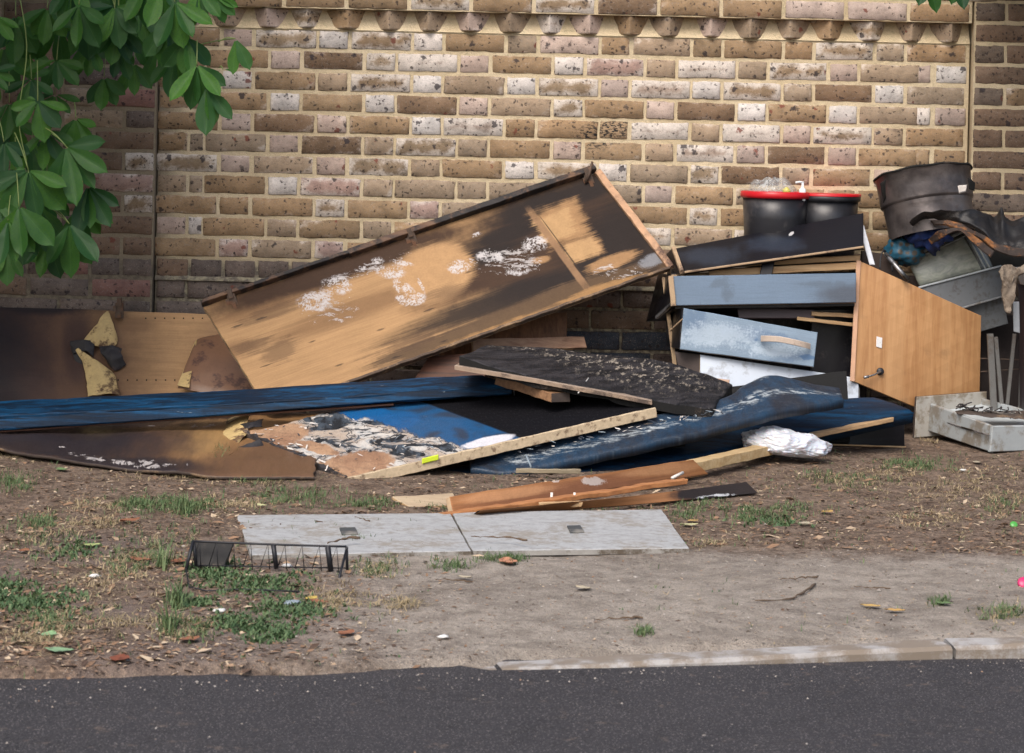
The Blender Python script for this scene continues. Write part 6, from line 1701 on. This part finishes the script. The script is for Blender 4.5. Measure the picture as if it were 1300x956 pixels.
for k, (px, py, s, col, lab) in enumerate((
    (165, 667, .065, BR, 'large curled rust-brown dead leaf left of the slabs, above the green clump'), (179, 712, .055, BR, 'upright orange-brown leaf in the dry grass left of the wire rack'), (226, 715, .055, BR, 'orange-brown leaf touching the left end of the wire rack'),
    (152, 836, .06, (0.20, 0.06, 0.03), 'dark red-brown leaf near the bottom edge left of centre'), (240, 812, .05, BR, 'dark brown leaf below the green weeds, lower left'), (645, 719, .07, (0.42, 0.20, 0.12), 'pinkish orange leaf just in front of the right slab'),
    (78, 599, .055, GR, 'pale green leaf lying close to the scorched sheet on the left'), (62, 807, .05, (0.22, 0.36, 0.18), 'pale green leaf standing up in the weeds, lower left'), (75, 828, .06, (0.20, 0.32, 0.18), 'long green leaf on bare soil near the lower left edge'),
    (115, 696, .05, (0.34, 0.40, 0.16), 'yellow-green leaf on the soil left of the dry grass'), (1105, 769, .045, YE, 'left one of two yellow leaves on the path at the right'), (1136, 775, .045, (0.46, 0.28, 0.09), 'right one of two yellow leaves on the path at the right'),
    (925, 828, .045, (0.36, 0.42, 0.18), 'pale yellow-green leaf beside the kerb'), (1050, 653, .045, YE, 'thin yellow leaf on the soil right of the charred plank'), (1198, 768, .04, GR, 'green leaf fragment on the path near the right edge'),
    (332, 645, .04, (0.50, 0.50, 0.26), 'cream yellow leaf just above the left slab'), (875, 668, .05, (0.42, 0.40, 0.22), 'pale olive leaf at the right corner of the right slab'), (1022, 568 + 100, .05, PA, 'whitish leaf on the soil behind the path'),
    (395, 760, .04, (0.55, 0.40, 0.10), 'bright yellow leaf beneath the right end of the wire rack'), (405, 765, .05, BR, 'orange leaf beneath the right end of the wire rack'), (440, 805, .05, BR, 'orange-brown leaf on bare soil below the slabs'),
    (510, 672 - 30, .05, PA, 'pale crisp leaf under the front corner of the blue and ash board'), (590, 738, .035, PA, 'small cream leaf scrap on the path edge'), (30, 703, .04, BR, 'small orange leaf at the left edge'),
    (740, 752, .045, PA, 'pale dry leaf flat on the middle of the path'), (1240, 588, .045, PA, 'buff dry leaf below the open grey drawer'), (350, 604, .055, (0.18, 0.13, 0.08), 'dull brown leaf beside the scorched sheet'), (880, 700 - 40, .04, YE, 'ochre leaf by the charred plank tip'))):
    fallen(px, py, s, col, lab, k + 1)
# twigs
tw = simple('twig_bark', (0.11, 0.075, 0.05), .85, .3, 60)
for (pts, rad, lab) in (([(597, 682), (640, 682), (668, 686)], .003, 'dark stick lying on the right grey slab'), ([(415, 690), (440, 684), (455, 683)], .004, 'brown twig with a withered leaf at the front of the left slab'), ([(958, 766), (1005, 762), (1035, 745)], .0035, 'forked brown twig on the sandy path'),
                        ([(990, 739), (1040, 736)], .0025, 'thin straight twig on the sandy path above the forked one'), ([(755, 789), (815, 787)], .003, 'thin twig on the path, centre right'), ([(840, 686), (872, 688)], .002, 'short fine twig at the right corner of the right slab'),
                        ([(450, 656), (470, 662)], .002, 'small hooked twig at the back of the left slab'), ([(550, 741), (600, 742)], .0025, 'pale straight twig at the left side of the path'), ([(1085, 746), (1130, 748)], .0022, 'faint brown twig on the path right of the forked one'), ([(10, 806), (40, 798)], .003, 'brown twig at the lower left edge')):
    on = 'slab' in lab and 'corner' not in lab
    P_ = [(G(a, b, .031) if on else at_ground(a, b) + Vector((0, 0, .004))) for a, b in pts]
    P_ = spline(P_, [k_ / 14 for k_ in range(15)])
    P_ = [p + Vector((r.gauss(0, .0016), r.gauss(0, .004), abs(r.gauss(0, .0012)))) for p in P_]
    tag(tube('twig', P_, (lambda R_: (lambda f: R_ * (.35 + .75 * f + .25 * math.sin(f * 23))))(rad * .85), tw), lab, 'twig')
# litter scraps
def lid(px, py, rad, col, name, lab, cat, tilt=.3):
    c0 = at_ground(px, py) + Vector((0, 0, rad * .5))
    tag(lathe(name, [(.0005, .3 * rad), (rad * .8, .28 * rad), (rad, .1 * rad), (rad, -.2 * rad), (rad * .85, -.2 * rad), (.0005, .1 * rad)], c0, Mat('plastic_' + name).out(col, .35), seg=20, tilt=Matrix.Rotation(tilt + .6, 3, 'X')), lab, cat)
lid(1287, 668, .010, (0.06, 0.30, 0.05), 'round_cap', 'bright green plastic cap on the soil near the right edge', 'bottle cap')
lid(1300, 744, .015, (0.50, 0.02, 0.12), 'round_cap', 'magenta plastic cap on the path at the right edge', 'bottle cap')
for k, (px, py, s, col, lab) in enumerate(((1040, 577, .04, (0.20, 0.50, 0.03), 'bright lime-green leaf beside the white plastic bag'),)):
    fallen(px, py, s, col, lab, 60 + k)
sc = simple('paper_scrap', (0.60, 0.60, 0.58), .8, .1, 20)
for k, (px, py, s, lab) in enumerate(((279, 778, .022, 'white paper scrap in the weeds below the wire rack'), (364, 721, .02, 'white paper scrap behind the wire rack'), (372, 766, .03, 'bluish crumpled plastic scrap in the weeds'), (1223, 600, .018, 'white scrap on the soil below the grey drawer'), (120, 733, .02, 'white scrap in the dry grass, left'), (562, 806, .018, 'grey-white stone chip on the path'), (450, 840, .0, ''))):
    if not lab: continue
    g0 = at_ground(px, py) + Vector((0, 0, .004))
    tag(lump('litter_scrap', g0, (s * .6, s * .45, s * .2), sc if k != 2 else ashb, amp=.6, freq=6, sub=2, seed=k * 3), lab, 'scrap')
# grit gathered along the road edge
V, F = [], []
for _ in range(800):
    x_ = r.uniform(-2.2, 2.2)
    off = abs(r.gauss(0, .09)) if r.random() < .7 else r.uniform(0, .8)
    g = Vector((x_, kerb_y(x_) - .02 - off, -.022 - min(.1, off) * 0))
    if r.random() < .6: crumb_geo(g, r.uniform(.0015, .004))
    else:
        s = r.uniform(.001, .0028); q = len(V)
        for (a_, b_, c_) in ((1, 0, 0), (.3, .9, 0), (-.8, .6, 0), (-.9, -.5, 0), (.2, -1, 0), (0, 0, 1)): V.append(g + Vector((a_, b_, c_)) * s)
        F += [(q+a_, q+(a_+1) % 5, q+5) for a_ in range(5)]
tag(mesh_obj('road_grit', V, F, stone), 'loose grit and crumbs lying along the edge of the asphalt', 'grit', kind='stuff')
